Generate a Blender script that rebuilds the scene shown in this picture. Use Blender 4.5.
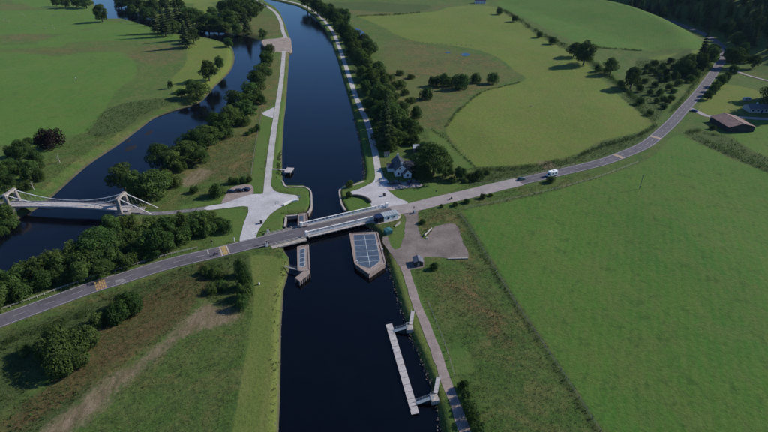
import bpy, math, random
import numpy as np
from mathutils import Vector, Matrix

random.seed(7); rng = np.random.default_rng(7)
S = bpy.context.scene
for o in list(bpy.data.objects): bpy.data.objects.remove(o)
COL = S.collection
R = math.radians

# ------------------------------------------------------------------ camera
F, CH, PITCH = 512.0, 120.0, R(31.0)          # focal length in photo pixels, flying height, downward tilt
cd = bpy.data.cameras.new('camera'); cam = bpy.data.objects.new('camera', cd); COL.objects.link(cam)
cam.location = (0, 0, CH); cam.rotation_euler = (R(90) - PITCH, 0, 0)
cd.sensor_width = 36; cd.lens = F / 768 * 36; cd.clip_end = 12000; cd.clip_start = 0.5
S.camera = cam
# ------------------------------------------------------------------ world, sun, exposure
SUN_EL, SUN_AZ = R(33), math.atan2(0.95, 0.31)
w = bpy.data.worlds.new('World'); S.world = w; w.use_nodes = True
nt = w.node_tree; bg = nt.nodes['Background']
sk = nt.nodes.new('ShaderNodeTexSky'); sk.sky_type = 'NISHITA'; sk.sun_disc = False
sk.sun_elevation = SUN_EL; sk.sun_rotation = SUN_AZ; sk.air_density = 1.0; sk.dust_density = 0.0; sk.ozone_density = 10.0
nt.links.new(sk.outputs[0], bg.inputs[0]); bg.inputs[1].default_value = 0.11
sl = bpy.data.lights.new('sun', 'SUN'); sl.energy = 4.6; sl.angle = R(0.5); sl.color = (1.0, 0.94, 0.84)
so = bpy.data.objects.new('sun', sl); COL.objects.link(so)
sd = Vector((math.sin(SUN_AZ) * math.cos(SUN_EL), math.cos(SUN_AZ) * math.cos(SUN_EL), math.sin(SUN_EL)))
so.rotation_euler = sd.to_track_quat('Z', 'Y').to_euler(); so.location = (300, 100, 300)
S.view_settings.view_transform = 'Standard'; S.view_settings.look = 'None'
S.view_settings.exposure = 0.24; S.view_settings.gamma = 1.0
S.render.engine = 'CYCLES'

# ------------------------------------------------------------------ photo pixel -> place
def G(px, py, z=0.0):
    u = (px - 384) / F; v = (py - 216) / F
    d = (CH - z) / (math.sin(PITCH) + v * math.cos(PITCH))
    return Vector((u * d, d * (math.cos(PITCH) - v * math.sin(PITCH)), z))
def GP(pts, z=0.0): return [G(a, b, z) for a, b in pts]
def mpp(px, py):                                # metres per photo pixel (across) at ground level
    return (CH / (math.sin(PITCH) + (py - 216) / F * math.cos(PITCH))) / F

# ------------------------------------------------------------------ small helpers
def link(o, label=None, cat=None, group=None, kind=None, parent=None):
    COL.objects.link(o)
    if parent is not None: o.parent = parent
    if label: o['label'] = label
    if cat: o['category'] = cat
    if group: o['group'] = group
    if kind: o['kind'] = kind
    return o
def empty(name, loc, rz=0.0, **k):
    o = bpy.data.objects.new(name, None); o.location = loc; o.rotation_euler = (0, 0, rz); o.empty_display_size = 0.3
    return link(o, **k)
class MB:
    def __init__(s): s.v = []; s.f = []
    def add(s, vs, fs):
        n = len(s.v); s.v += [tuple(p) for p in vs]; s.f += [tuple(i + n for i in q) for q in fs]; return s
    def box(s, x0, x1, y0, y1, z0, z1, M=None):
        vs = [Vector(p) for p in ((x0,y0,z0),(x1,y0,z0),(x1,y1,z0),(x0,y1,z0),(x0,y0,z1),(x1,y0,z1),(x1,y1,z1),(x0,y1,z1))]
        if M is not None: vs = [M @ p for p in vs]
        return s.add(vs, ((0,3,2,1),(4,5,6,7),(0,1,5,4),(1,2,6,5),(2,3,7,6),(3,0,4,7)))
    def beam(s, a, b, w, h):                     # rectangular bar from a to b
        a = Vector(a); b = Vector(b); d = (b - a)
        q = d.to_track_quat('X', 'Z').to_matrix().to_4x4(); q.translation = a
        return s.box(0, d.length, -w/2, w/2, -h/2, h/2, q)
    def tube(s, a, b, r0, r1=None, n=6, cap=True):
        r1 = r0 if r1 is None else r1
        a = Vector(a); b = Vector(b); q = (b - a).to_track_quat('Z', 'Y')
        vs = []
        for c, r in ((a, r0), (b, r1)):
            for i in range(n): vs.append(c + q @ Vector((math.cos(6.2832*i/n)*r, math.sin(6.2832*i/n)*r, 0)))
        fs = [(i, (i+1) % n, n+(i+1) % n, n+i) for i in range(n)]
        if cap: fs += [tuple(range(n))[::-1], tuple(range(n, 2*n))]
        return s.add(vs, fs)
    def prism(s, poly, z0, z1):
        p = [(q[0], q[1]) for q in poly]
        A = sum(p[i][0]*p[(i+1) % len(p)][1] - p[(i+1) % len(p)][0]*p[i][1] for i in range(len(p)))
        if A < 0: p = p[::-1]
        n = len(p)
        vs = [(x, y, z0) for x, y in p] + [(x, y, z1) for x, y in p]
        return s.add(vs, [tuple(range(n))[::-1], tuple(range(n, 2*n))] + [(i, (i+1) % n, n+(i+1) % n, n+i) for i in range(n)])
    def xprof(s, prof, y0, y1):                  # profile in x-z pushed along y
        n = len(prof)
        A = sum(prof[i][0]*prof[(i+1) % n][1] - prof[(i+1) % n][0]*prof[i][1] for i in range(n))
        if A < 0: prof = prof[::-1]
        vs = [(x, y0, z) for x, z in prof] + [(x, y1, z) for x, z in prof]
        return s.add(vs, [tuple(range(n)), tuple(range(n, 2*n))[::-1]] + [(i, n+i, n+(i+1) % n, (i+1) % n) for i in range(n)])
    def mesh(s, name, mat=None):
        m = bpy.data.meshes.new(name); m.from_pydata(s.v, [], s.f); m.update()
        if mat: m.materials.append(mat)
        return m
    def obj(s, name, mat, parent=None, bevel=0, smooth=False, **k):
        m = s.mesh(name, mat); o = bpy.data.objects.new(name, m); link(o, parent=parent, **k)
        if smooth:
            m.polygons.foreach_set('use_smooth', [True]*len(m.polygons))
        if bevel:
            b = o.modifiers.new('b', 'BEVEL'); b.width = bevel; b.segments = 2; b.limit_method = 'ANGLE'
        return o
def mesh_np(name, v, f, mats=()):
    m = bpy.data.meshes.new(name)
    k = f.shape[1]; m.vertices.add(len(v)); m.loops.add(f.size); m.polygons.add(len(f))
    m.vertices.foreach_set('co', v.astype(np.float32).ravel())
    m.loops.foreach_set('vertex_index', f.astype(np.int32).ravel())
    m.polygons.foreach_set('loop_start', np.arange(0, f.size, k, dtype=np.int32))
    for mt in mats: m.materials.append(mt)
    m.update(calc_edges=True); return m

# ------------------------------------------------------------------ materials
class N:
    def __init__(s, name):
        s.m = bpy.data.materials.new(name); s.m.use_nodes = True; s.t = s.m.node_tree; s.t.nodes.clear()
        s.out = s.t.nodes.new('ShaderNodeOutputMaterial')
    def n(s, ty, **k):
        x = s.t.nodes.new(ty)
        for a, b in k.items(): setattr(x, a, b)
        return x
    def l(s, a, b): s.t.links.new(a, b)
    def set(s, sock, val):
        if isinstance(val, bpy.types.NodeSocket): s.l(val, sock)
        elif hasattr(sock.default_value, '__len__'): sock.default_value = (*val, 1)[:len(sock.default_value)]
        else: sock.default_value = val
    def noise(s, scale, detail=4, rough=0.55, vec=None, dist=0.0):
        x = s.n('ShaderNodeTexNoise'); x.inputs['Scale'].default_value = scale; x.inputs['Detail'].default_value = detail
        x.inputs['Roughness'].default_value = rough; x.inputs['Distortion'].default_value = dist
        if vec is not None: s.l(vec, x.inputs['Vector'])
        return x.outputs['Fac']
    def math(s, op, a, b=0.0, clamp=False):
        x = s.n('ShaderNodeMath', operation=op); x.use_clamp = clamp; s.set(x.inputs[0], a); s.set(x.inputs[1], b); return x.outputs[0]
    def ramp(s, val, lo, hi):
        x = s.n('ShaderNodeMapRange'); x.interpolation_type = 'SMOOTHSTEP'
        s.set(x.inputs[0], val); x.inputs[1].default_value = lo; x.inputs[2].default_value = hi; return x.outputs[0]
    def mix(s, f, a, b, blend='MIX'):
        x = s.n('ShaderNodeMix'); x.data_type = 'RGBA'; x.blend_type = blend
        s.set(x.inputs[0], f); s.set(x.inputs[6], a); s.set(x.inputs[7], b); return x.outputs[2]
    def pos(s): return s.n('ShaderNodeNewGeometry').outputs['Position']
    def objc(s): return s.n('ShaderNodeTexCoord').outputs['Object']
    def scalev(s, v, sc, rot=0.0):
        x = s.n('ShaderNodeMapping'); x.inputs['Scale'].default_value = sc; x.inputs['Rotation'].default_value = (0, 0, rot); s.l(v, x.inputs['Vector']); return x.outputs[0]
    def attr(s, name): return s.n('ShaderNodeAttribute', attribute_name=name).outputs['Fac']
    def bump(s, h, strength=0.5, dist=0.2):
        x = s.n('ShaderNodeBump'); x.inputs['Strength'].default_value = strength; x.inputs['Distance'].default_value = dist
        s.l(h, x.inputs['Height']); return x.outputs[0]
    def principled(s, col, rough=0.8, normal=None, metal=0.0, spec=0.3):
        x = s.n('ShaderNodeBsdfPrincipled'); s.set(x.inputs['Base Color'], col); s.set(x.inputs['Roughness'], rough)
        x.inputs['Metallic'].default_value = metal; x.inputs['Specular IOR Level'].default_value = spec
        if normal is not None: s.l(normal, x.inputs['Normal'])
        s.l(x.outputs[0], s.out.inputs[0]); return x
def mk(name, c1, c2=None, scale=1.0, rough=0.8, bump=0.0, bscale=None, metal=0.0, spec=0.3, world=False, scale2=None):
    """two-tone weathered surface: large blotches, finer grain and fine relief"""
    t = N(name); v = t.pos() if world else t.objc()
    c2 = c2 or tuple(min(1, x*0.72) for x in c1)
    a = t.noise(scale, 5, 0.6, v); b = t.noise(scale2 or scale*7, 3, 0.6, v)
    f = t.math('ADD', t.math('MULTIPLY', a, 0.65), t.math('MULTIPLY', b, 0.35))
    col = t.mix(t.ramp(f, 0.36, 0.64), c1, c2)
    nrm = t.bump(t.noise(bscale or scale*12, 3, 0.6, v), bump, 0.05) if bump else None
    t.principled(col, rough, nrm, metal, spec); return t.m

M = {}
M['asphalt'] = mk('asphalt', (0.115,0.105,0.118), (0.082,0.076,0.088), 0.25, 0.9, 0.3, 20, world=True, scale2=1.6)
M['worn'] = mk('worn_asphalt', (0.30,0.262,0.25), (0.225,0.20,0.195), 0.22, 0.9, 0.3, 20, world=True, scale2=1.5)
M['deckroad'] = mk('bridge_asphalt', (0.105,0.098,0.108), (0.075,0.07,0.08), 0.4, 0.85, 0.2, 20, world=True)
M['concrete'] = mk('pale_concrete', (0.47,0.455,0.465), (0.33,0.32,0.325), 0.10, 0.9, 0.3, 8, world=True, scale2=0.9)
M['towpath'] = mk('pale_gravel', (0.43,0.41,0.40), (0.30,0.285,0.275), 0.15, 0.95, 0.3, 12, world=True, scale2=1.3)
M['gravel'] = mk('pink_gravel', (0.205,0.168,0.150), (0.120,0.098,0.088), 0.12, 0.95, 0.5, 5, world=True, scale2=1.2)
M['pinkpath'] = mk('pink_path', (0.28,0.225,0.205), (0.19,0.155,0.14), 0.3, 0.95, 0.5, 6, world=True, scale2=1.6)
M['lane'] = mk('lane_asphalt', (0.20,0.19,0.195), (0.14,0.132,0.138), 0.25, 0.9, 0.3, 12, world=True, scale2=1.2)
M['spill'] = mk('spillway_stone', (0.33,0.27,0.22), (0.21,0.175,0.15), 0.16, 0.9, 0.6, 2, world=True, scale2=0.9)
M['repair'] = mk('patched_asphalt', (0.092,0.086,0.095), (0.068,0.064,0.072), 0.5, 0.9, 0.2, 15, world=True)
M['white_line'] = mk('road_paint', (0.44,0.425,0.40), (0.22,0.212,0.21), 0.7, 0.8, world=True)
M['yellow_line'] = mk('yellow_paint', (0.38,0.28,0.10), (0.24,0.18,0.08), 1.2, 0.8, world=True)
M['red_patch'] = mk('red_surfacing', (0.20,0.10,0.085), (0.14,0.085,0.08), 0.8, 0.9, world=True)
M['buff'] = mk('buff_surfacing', (0.36,0.27,0.19), (0.26,0.2,0.15), 0.8, 0.9, world=True)
M['white'] = mk('white_paint', (0.80,0.78,0.74), (0.62,0.60,0.57), 0.8, 0.5, 0.1, 6)
M['steel'] = mk('grey_steel', (0.30,0.30,0.30), (0.19,0.185,0.18), 1.2, 0.55, 0.1, 9, metal=0.2)
M['dark'] = mk('dark_steel', (0.035,0.036,0.04), (0.02,0.02,0.022), 1.5, 0.5)
M['stone'] = mk('granite', (0.30,0.27,0.25), (0.17,0.155,0.15), 0.7, 0.9, 0.5, 5)
M['stone_l'] = mk('pale_coping', (0.40,0.36,0.32), (0.26,0.235,0.21), 0.6, 0.9, 0.4, 6, world=True)
M['stone_d'] = mk('dark_masonry', (0.10,0.09,0.085), (0.05,0.047,0.045), 0.6, 0.9, 0.6, 4)
M['timber'] = mk('weathered_timber', (0.31,0.245,0.215), (0.19,0.15,0.135), 1.3, 0.85, 0.4, 8)
M['pontoon'] = mk('grey_decking', (0.42,0.39,0.385), (0.31,0.285,0.28), 1.0, 0.85, 0.3, 9)
M['blue'] = mk('blue_grating', (0.075,0.10,0.14), (0.045,0.062,0.09), 0.7, 0.45, 0.15, 10, spec=0.4)
M['slate'] = mk('blue_slate', (0.045,0.05,0.066), (0.026,0.03,0.042), 1.2, 0.55, 0.6, 7)
M['wall'] = mk('whitewash', (0.70,0.71,0.70), (0.56,0.57,0.57), 0.9, 0.85, 0.15, 6)
M['harl'] = mk('grey_harling', (0.34,0.36,0.38), (0.25,0.265,0.28), 0.9, 0.9, 0.2, 6)
M['black_wood'] = mk('black_boards', (0.035,0.032,0.032), (0.02,0.019,0.02), 1.5, 0.7, 0.4, 8)
M['felt'] = mk('grey_felt', (0.13,0.14,0.17), (0.09,0.095,0.115), 1.0, 0.8, 0.2, 8)
M['roofgrey'] = mk('grey_metal_roof', (0.36,0.40,0.42), (0.27,0.30,0.32), 0.6, 0.5, 0.1, 8)
M['rust'] = mk('rusty_sheet', (0.20,0.125,0.105), (0.12,0.085,0.08), 0.35, 0.8, 0.4, 5)
M['teal'] = mk('teal_paint', (0.05,0.17,0.17), (0.03,0.10,0.105), 1.0, 0.5)
M['cream'] = mk('cream_paint', (0.62,0.55,0.42), (0.48,0.42,0.32), 1.0, 0.7)
M['glass'] = mk('dark_glass', (0.012,0.018,0.035), (0.008,0.012,0.025), 1.0, 0.08, spec=0.5)
M['tyre'] = mk('rubber', (0.02,0.02,0.021), None, 3, 0.85)
M['rim'] = mk('alloy', (0.4,0.4,0.41), None, 4, 0.35, metal=0.8)
M['lamp'] = mk('lamp_glass', (0.7,0.7,0.72), None, 3, 0.15)
M['redlamp'] = mk('red_lamp_glass', (0.35,0.02,0.02), None, 3, 0.2)
for nm, c in (('car_navy',(0.015,0.02,0.05)),('car_black',(0.013,0.013,0.016)),('car_teal',(0.03,0.075,0.085)),('car_grey',(0.05,0.055,0.065)),('car_blue',(0.02,0.04,0.12))):
    M[nm] = mk(nm, c, tuple(x*0.85 for x in c), 1.0, 0.25, spec=0.5)
M['vanwhite'] = mk('van_white', (0.78,0.78,0.76), (0.68,0.68,0.66), 0.7, 0.35)
M['skin'] = mk('skin', (0.45,0.27,0.19), None, 8, 0.6)
M['cloth_d'] = mk('dark_cloth', (0.03,0.032,0.045), None, 5, 0.9)
M['hair'] = mk('hair', (0.03,0.022,0.016), None, 20, 0.7)
M['bark'] = mk('bark', (0.11,0.085,0.065), (0.06,0.045,0.035), 1.5, 0.95, 0.6, 6)
M['deadwood'] = mk('bleached_wood', (0.42,0.40,0.36), (0.30,0.28,0.25), 1.5, 0.9, 0.3, 6)
M['bankstone'] = mk('bank_stone', (0.15,0.13,0.11), (0.075,0.066,0.058), 0.8, 0.9, world=True)
M['post'] = mk('fence_wood', (0.20,0.17,0.14), (0.12,0.10,0.085), 2, 0.9)
M['wool'] = mk('wool', (0.42,0.40,0.34), (0.33,0.31,0.26), 6, 0.95)
M['rock'] = mk('river_rock', (0.016,0.015,0.014), (0.008,0.008,0.008), 0.8, 0.7, 0.6, 3)

def leafmat(name, c_dark, c_light, trans=0.30):
    t = N(name)
    ri = t.n('ShaderNodeNewGeometry').outputs['Random Per Island']
    ro = t.n('ShaderNodeObjectInfo').outputs['Random']
    big = t.noise(0.35, 2, 0.5, t.pos())
    f = t.math('ADD', t.math('MULTIPLY', ri, 0.55), t.math('MULTIPLY', t.ramp(big, 0.35, 0.65), 0.45))
    col = t.mix(f, c_dark, c_light)
    hs = t.n('ShaderNodeHueSaturation')
    t.l(t.math('ADD', t.math('MULTIPLY', ro, 0.035), 0.492), hs.inputs['Hue'])
    t.l(t.math('ADD', t.math('MULTIPLY', t.math('FRACT', t.math('MULTIPLY', ro, 7.31)), 0.55), 0.72), hs.inputs['Value'])
    hs.inputs['Saturation'].default_value = 0.95; t.l(col, hs.inputs['Color'])
    d = t.n('ShaderNodeBsdfDiffuse'); tr = t.n('ShaderNodeBsdfTranslucent'); mx = t.n('ShaderNodeMixShader')
    t.l(hs.outputs[0], d.inputs[0]); t.l(hs.outputs[0], tr.inputs[0]); mx.inputs[0].default_value = trans
    t.l(d.outputs[0], mx.inputs[1]); t.l(tr.outputs[0], mx.inputs[2]); t.l(mx.outputs[0], t.out.inputs[0]); return t.m
M['leaf'] = leafmat('broad_leaves', (0.026,0.050,0.013), (0.084,0.132,0.031))
M['leaf_y'] = leafmat('yellow_leaves', (0.038,0.062,0.014), (0.112,0.145,0.034))
M['needle'] = leafmat('needles', (0.026,0.040,0.017), (0.080,0.100,0.036), 0.2)
M['copper'] = leafmat('copper_leaves', (0.014,0.010,0.011), (0.034,0.021,0.021), 0.1)
M['tuft'] = leafmat('grass_blades', (0.040,0.076,0.018), (0.105,0.140,0.042), 0.3)
M['tuft_dry'] = leafmat('dry_blades', (0.10,0.085,0.04), (0.20,0.165,0.08), 0.3)
M['bracken'] = leafmat('bracken_fronds', (0.065,0.038,0.018), (0.15,0.078,0.036), 0.25)

def water(name, col, rip, bscale):
    t = N(name); v = t.pos()
    n1 = t.noise(bscale, 3, 0.6, v); n2 = t.noise(bscale*0.13, 3, 0.5, v)
    h = t.math('ADD', t.math('MULTIPLY', n1, 0.6), t.math('MULTIPLY', n2, 0.9))
    x = t.principled(t.mix(t.ramp(n2, 0.4, 0.65), col, tuple(c*0.75 for c in col)), t.math('ADD', t.math('MULTIPLY', n2, 0.10), 0.03), t.bump(h, rip, 0.08), spec=0.5)
    x.inputs['IOR'].default_value = 1.34; return t.m
M['canal'] = water('canal_water', (0.0016,0.0019,0.0035), 0.5, 1.3)
M['river'] = water('river_water', (0.0022,0.0028,0.005), 0.6, 0.9)

# ------------------------------------------------------------------ the layout, read off the photograph in its pixels
CANAL_PX = [(240,-9),(262,-3),(265,1.5),(275,7),(280,12.5),(285,23.6),(289,35),(291,46),(289.5,54),(288,75),(286,105),(284,120),(282,155),(282.5,180),(286,187),
    (303,187),(308.5,189),(311,193),(311.5,206),(308,214),(300,215.5),(286,216.5),(285,226),(283,244),(284,251),(289,258),(290,266),(286.5,280),(283.5,290),(281,330),(280,400),(278,440),(276,480),(260,700),
    (640,700),(452,480),(441,432),(438,415),(434,398),(430,383),(424,368),(417,352),(408,331),(397,296),(389,270),(385,257),(381,243),(378,234),(371,228),(352,224),(346,212),(341.5,204),(339.5,192),(341,188.5),
    (352,186),(363,182),(364.5,175),(361,145),(354.5,120),(349,100),(343,80),(338,62),(332,45),(325,30.5),(315,18),(305.5,10.4),(296,5.5),(285,2.8),(268,-1),(250,-6),(240,-12)]
RIVER_PX = [(112,-12),(128,8),(150,18),(175,25),(197,30),(222,32),(242,35),(259,40),(263,45),(263,58),(256,75),(246,92),(236,108),(216,128),(196,142),(170,154),(160,166),(146,176),(128,186),(120,199),(119,212),
    (100,226),(64,252),(20,277),(-30,305),(-160,330),(-160,270),(-60,256),(-20,240),(5,226),(30,213),(50,199),(87.5,166),(120,144),(140,129),(155,118),(176,110),(200,102.5),(214.5,87),(229.5,72),(234.5,60),(233,50),(229,45),(217,41),(197,37),(178,35),(150,27),(125,20),(107,19),(96,8),(90,-12)]
ROAD_PX = [(-120,358),(-60,342),(0,321),(48,303.5),(96,286),(120,279),(168,264),(216,252.7),(240,246.8),(262,241.5),(280,237.3),(303,231.8),(352,220.3),(392,211),(412,207.5),(437.5,201),(470,193.6),(500,186.2),(555,173.7),(596,164),(616,157.5),(643.5,146),(658.5,135),(673.5,121),(684,109),(696,96),(708.5,80),(718,66),(724,56),(723,48.5),(715,41),(700,32.5),(673,22),(640,12.5),(600,4),(560,-4),(520,-12)]
LTOW_PX = [(248,-5),(258,1.5),(268,7),(276,13),(281,22),(283,31),(286,38)]
LTOW2_PX = [(284,51),(282,75),(278,104),(273,137.5),(269,170),(267,193)]
RTOW_PX = [(262,-5),(287,1),(302,5),(317,14),(328,25),(334.5,35),(342,55),(348,72.5),(354.5,92.5),(358.5,103),(367,122),(372,140),(376,157.5),(378.5,173),(379,184)]
SPATH_PX = [(405,266),(411.5,288),(416,302),(429,333),(441,366),(450,390),(464,428),(476,460),(500,520)]
LCOURT_PX = [(263.5,191),(263,193.8),(251,194.6),(238,198.5),(224,203.5),(207,206.6),(207,210.2),(243,206.2),(248,207),(248.5,210),(247.5,215),(243.8,224),(240,242),(250,240),(256,237),(257.5,232),(262,225),(271,214),(281,207.3),(288,203),(299,200.3),(298.5,197.5),(296,195.3),(284,194),(274.5,190.8),(270.5,186)]
PARK_PX = [(222,204),(225,197),(228.5,190),(236,186),(249,184.5),(253,188),(252,195.5),(238,200)]
RCOURT_PX = [(376,174),(375,178),(372.5,182.5),(362,188),(351,192),(351.5,195),(359.5,197),(367,199.5),(370.5,203),(373,207.5),(390,208),(408,203),(397,197.8),(388,190.6),(386.5,188),(390,186),(388,181),(383.5,177),(382,172)]
COTPARK_PX = [(388,190),(404,188.5),(420,186.7),(421,184),(405,182.3),(388,184.5)]
GRAVEL_PX = [(404.5,212.5),(405.4,220),(404,237),(399,248.6),(394,249.4),(390,243),(387,236),(383,236.5),(382.6,241.5),(388,250),(393.6,258),(399,266),(402,271),(408,271),(412.5,268.3),(424.3,267),(425,256.8),(447,258.3),(467.6,259.3),(468.6,255.7),(463,241.5),(455,224.5),(437.7,226),(431,231),(425,240),(420,233.6),(417.5,222.6),(418,209.5)]
SPILL_PX = [(262,40.5),(276,38.5),(289,37.5),(291.2,44),(290.5,51.5),(275,51.5),(266,48)]
DRIVE_PX = [(690,108),(700,113),(712,117),(740,117.5),(775,119.5),(900,124)]
DRIVE2_PX = [(728,69),(738,72),(752,77),(790,88)]
PASTURE = [[(-300,52),(12,52),(50,56),(85,52),(122,52),(130,56),(136,66),(134,78),(122,86),(110,100),(104,110),(97,122),(88,132),(66,135),(44,143),(10,143.5),(-300,150)],
  [(-300,46),(0,46),(40,42),(60,36),(90,31),(125,22),(165,31),(178,39.5),(120,40.8),(70,42.5),(25,48.5),(-300,49)],
  [(-300,11),(25,10),(60,7),(90,7),(97,17),(108,21),(120,25.5),(80,29.5),(54,34),(-300,34)],
  [(15,-3),(60,-3),(66,4),(22,7)],
  [(463,211),(500,203.5),(555,191),(580,183),(620,172),(647,160),(661,149),(669,139),(678,134.5),(700,144),(730,159),(768,174),(900,230),(1250,700),(780,700),(606,435),(566,372),(525,311),(494,261),(473,226)],
  [(497,3),(520,-2),(580,-3),(600,8),(640,17),(665,27),(690,38),(704,47),(700,51),(650,50),(600,47),(577,43),(555,33),(530,20)],
  [(735,138),(724,127),(750,119.5),(775,121),(1000,125),(1000,200),(768,158)]]
GOLD = [[(357.5,16),(372,22),(389,30),(392.5,34),(408,40),(423,43),(450,45),(477,50),(500.6,60),(514,70),(526,77),(517,83),(500.6,87),(480.6,93),(460.6,110),(446,127),(454,144),(475.6,167),(500,165.5),(537,163),(576,154),(601,141),(634,133),(652,124),(633,107),(610,86),(590,68),(573,55),(555,43.5),(530,29),(510,16),(494,6.5),(470,5),(452,6.5),(437,11),(417,13),(385,14)],
  [(700,112),(705,95),(720,84),(760,92),(745,110),(725,115)], [(196,38),(217,42),(229,47),(232,55),(229,70),(214,85),(198,100),(180,96),(170,80),(186,62),(186,44)],
  [(195,4),(212,4),(212,14),(197,14)],[(150,-6),(220,-6),(214,2),(160,3)], [(640,62),(652,57),(700,52),(700,56),(676,61),(655,75),(645,73)]]
BROWN = [[(390,40),(440,48),(480,56),(500,66),(514,74),(500,84),(470,95),(450,112),(436,130),(400,112),(385,80)],
  [(122,50),(140,46),(170,45),(186,50),(180,60),(160,66),(140,62),(128,56)],[(5,36),(50,34.5),(50,38),(12,42)],[(-40,8),(20,4),(26,9),(-40,10.5)],[(0,51),(50,54.5),(85,50),(122,49),(120,46),(60,49),(20,51)],
  [(92,300),(140,286),(190,270),(192,300),(184,320),(150,344),(96,382),(60,404),(20,432),(0,440),(0,420),(50,390),(100,350)],
  [(172,158),(200,140),(240,125),(258,120),(255,150),(250,175),(225,182),(200,180),(182,178)],[(262,14),(280,22),(282,33),(266,36),(240,33),(246,25)],
  [(428,212),(446,209),(456,218),(462,240),(470,258),(480,270),(470,275),(466,262),(458,235),(448,222),(436,223),(425,230),(421,222)],
  [(262,62),(281,60),(274,104),(262,120),(248,116),(256,92)],[(432,282),(470,285),(500,315),(512,350),(480,330),(455,310)],[(330,6),(420,6),(450,3),(452,5),(436,10),(417,12),(357,15),(340,14)]]
LAWN = [[(449,350),(467,346),(476,371),(456,374)],[(275,104),(269,137),(264,165),(262,192),(251,193),(254,165),(258,140),(262,118),(264,110)],[(280,100),(277,135),(272,165),(270,184),(284,192),(283,170),(284,140),(287,108)],
  [(272,214),(282,208),(300,201),(301,195),(288,191),(282,188),(303,186),(312,192),(313,208),(308,216),(285,217),(284,229),(262,238),(257,236),(262,226)],
  [(374,178),(376,160),(371,140),(366,122),(356,120),(362,145),(366,176),(364,183),(341,187),(338,192),(341,208),(352,214),(372,208),(371,202),(366,198),(352,195),(352,191.5),(363,187)],
  [(390,191),(397,198),(408,202.5),(432,197),(462,186),(455,183),(430,183),(421,187)],[(395,253),(388,240),(405,219),(404,238),(400,248)],
  [(224,202),(238,198),(236,197),(230,196),(224,195),(205,200),(180,207),(180,209.5)],[(180,214.5),(212,211),(243,207.5),(247,214),(243,224),(239,240),(215,246),(212,232),(222,222),(190,216)],
  [(432,130),(454,146),(474,168),(455,168),(446,150),(430,140)],[(410,274),(426,305),(440,335),(452,366),(462,392),(478,430),(472,432),(450,380),(434,338),(414,290)]]
MOWN = [[(252,255),(288,260),(290,266),(286,283),(283,292),(280.6,330),(279.5,400),(277,450),(262,700),(120,700),(225,450),(232,432),(242,378),(252,318),(255,288)],[(396,258),(400,268),(406,288),(411,302),(424,335),(436,367),(446,392),(440,420),(426,385),(416,358),(404,325),(392,285),(386,262)]]
EARTH = [[(204,300),(236,309),(239,318),(226,324),(206,327),(180,339),(131,379),(76,430),(26,480),(-4,480),(44,432),(102,385),(151,351),(185,323),(197,311)],
  [(180,180),(202,168),(214,172),(200,182),(184,187)],[(540,161),(551,160),(554,167),(545,168)],[(282,50),(288,49),(284,66),(282,66)]]
DARKV = [[(461,214),(467,222),(489,258),(520,308),(561,370),(600,432),(640,490),(632,490),(594,432),(556,370),(516,310),(485,261),(463,224),(458,215)],[(-80,366),(0,334),(60,314),(130,288),(200,263),(204,290),(186,298),(140,300),(96,326),(66,356),(24,398),(-60,440)],[(88,134),(95,122),(108,108),(125,103),(160,98),(182,100),(160,108),(140,120),(120,132),(100,137)],[(636,67),(640,56),(660,60),(690,52),(684,80),(672,84),(660,90),(665,105),(655,121),(633,106),(622,95),(628,86)],
  [(655,124),(659,128),(640,142),(616,154),(580,163),(578,156),(602,143),(636,134)],[(330,2),(420,4),(428,9),(400,12),(340,9)],[(480,168),(500,167),(540,164.5),(578,157),(578,162),(540,172),(500,180),(470,184),(466,176)],
  [(686,134),(694,128),(712,133),(724,135),(740,143),(768,158),(900,205),(900,222),(768,172),(720,152),(700,143)],[(20,400),(52,392),(80,378),(100,385),(60,420),(10,450)],[(205,256),(246,254),(250,300),(236,308),(208,298),(200,280)]]

def catmull(P, step=2.0):
    P = [Vector(p) for p in P]; out = []
    Q = [2*P[0]-P[1]] + P + [2*P[-1]-P[-2]]
    for i in range(1, len(Q)-2):
        a, b, c, d = Q[i-1:i+3]; n = max(2, int((c-b).length/step))
        for k in range(n):
            t = k/n
            out.append(0.5*((2*b)+(c-a)*t+(2*a-5*b+4*c-d)*t*t+(3*b-a-3*c+d)*t**3))
    out.append(P[-1]); return out
def smooth_closed(P, step=2.5):
    n = len(P); out = []
    for i in range(n):
        a, b, c, d = P[i-1], P[i], P[(i+1) % n], P[(i+2) % n]; m = max(1, int((c-b).length/step))
        for k in range(m):
            t = k/m
            out.append(0.5*((2*b)+(c-a)*t+(2*a-5*b+4*c-d)*t*t+(3*b-a-3*c+d)*t**3))
    return out
def sdf_poly(X, Y, poly):                        # positive inside
    px = np.array([p[0] for p in poly]); py = np.array([p[1] for p in poly])
    d2 = np.full(X.shape, 1e12); ins = np.zeros(X.shape, bool)
    for i in range(len(px)):
        ax, ay = px[i-1], py[i-1]; bx, by = px[i], py[i]
        ex, ey = bx-ax, by-ay; wx, wy = X-ax, Y-ay
        t = np.clip((wx*ex+wy*ey)/(ex*ex+ey*ey+1e-12), 0, 1)
        d2 = np.minimum(d2, (wx-ex*t)**2+(wy-ey*t)**2)
        c = (ay > Y) != (by > Y)
        if abs(by-ay) > 1e-9: ins ^= c & (X < ex*(Y-ay)/(by-ay)+ax)
    return np.where(ins, 1, -1)*np.sqrt(d2)
def dist_line(X, Y, P):
    d2 = np.full(X.shape, 1e12)
    for a, b in zip(P[:-1], P[1:]):
        ex, ey = b[0]-a[0], b[1]-a[1]; wx, wy = X-a[0], Y-a[1]
        t = np.clip((wx*ex+wy*ey)/(ex*ex+ey*ey+1e-12), 0, 1)
        d2 = np.minimum(d2, (wx-ex*t)**2+(wy-ey*t)**2)
    return np.sqrt(d2)

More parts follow.
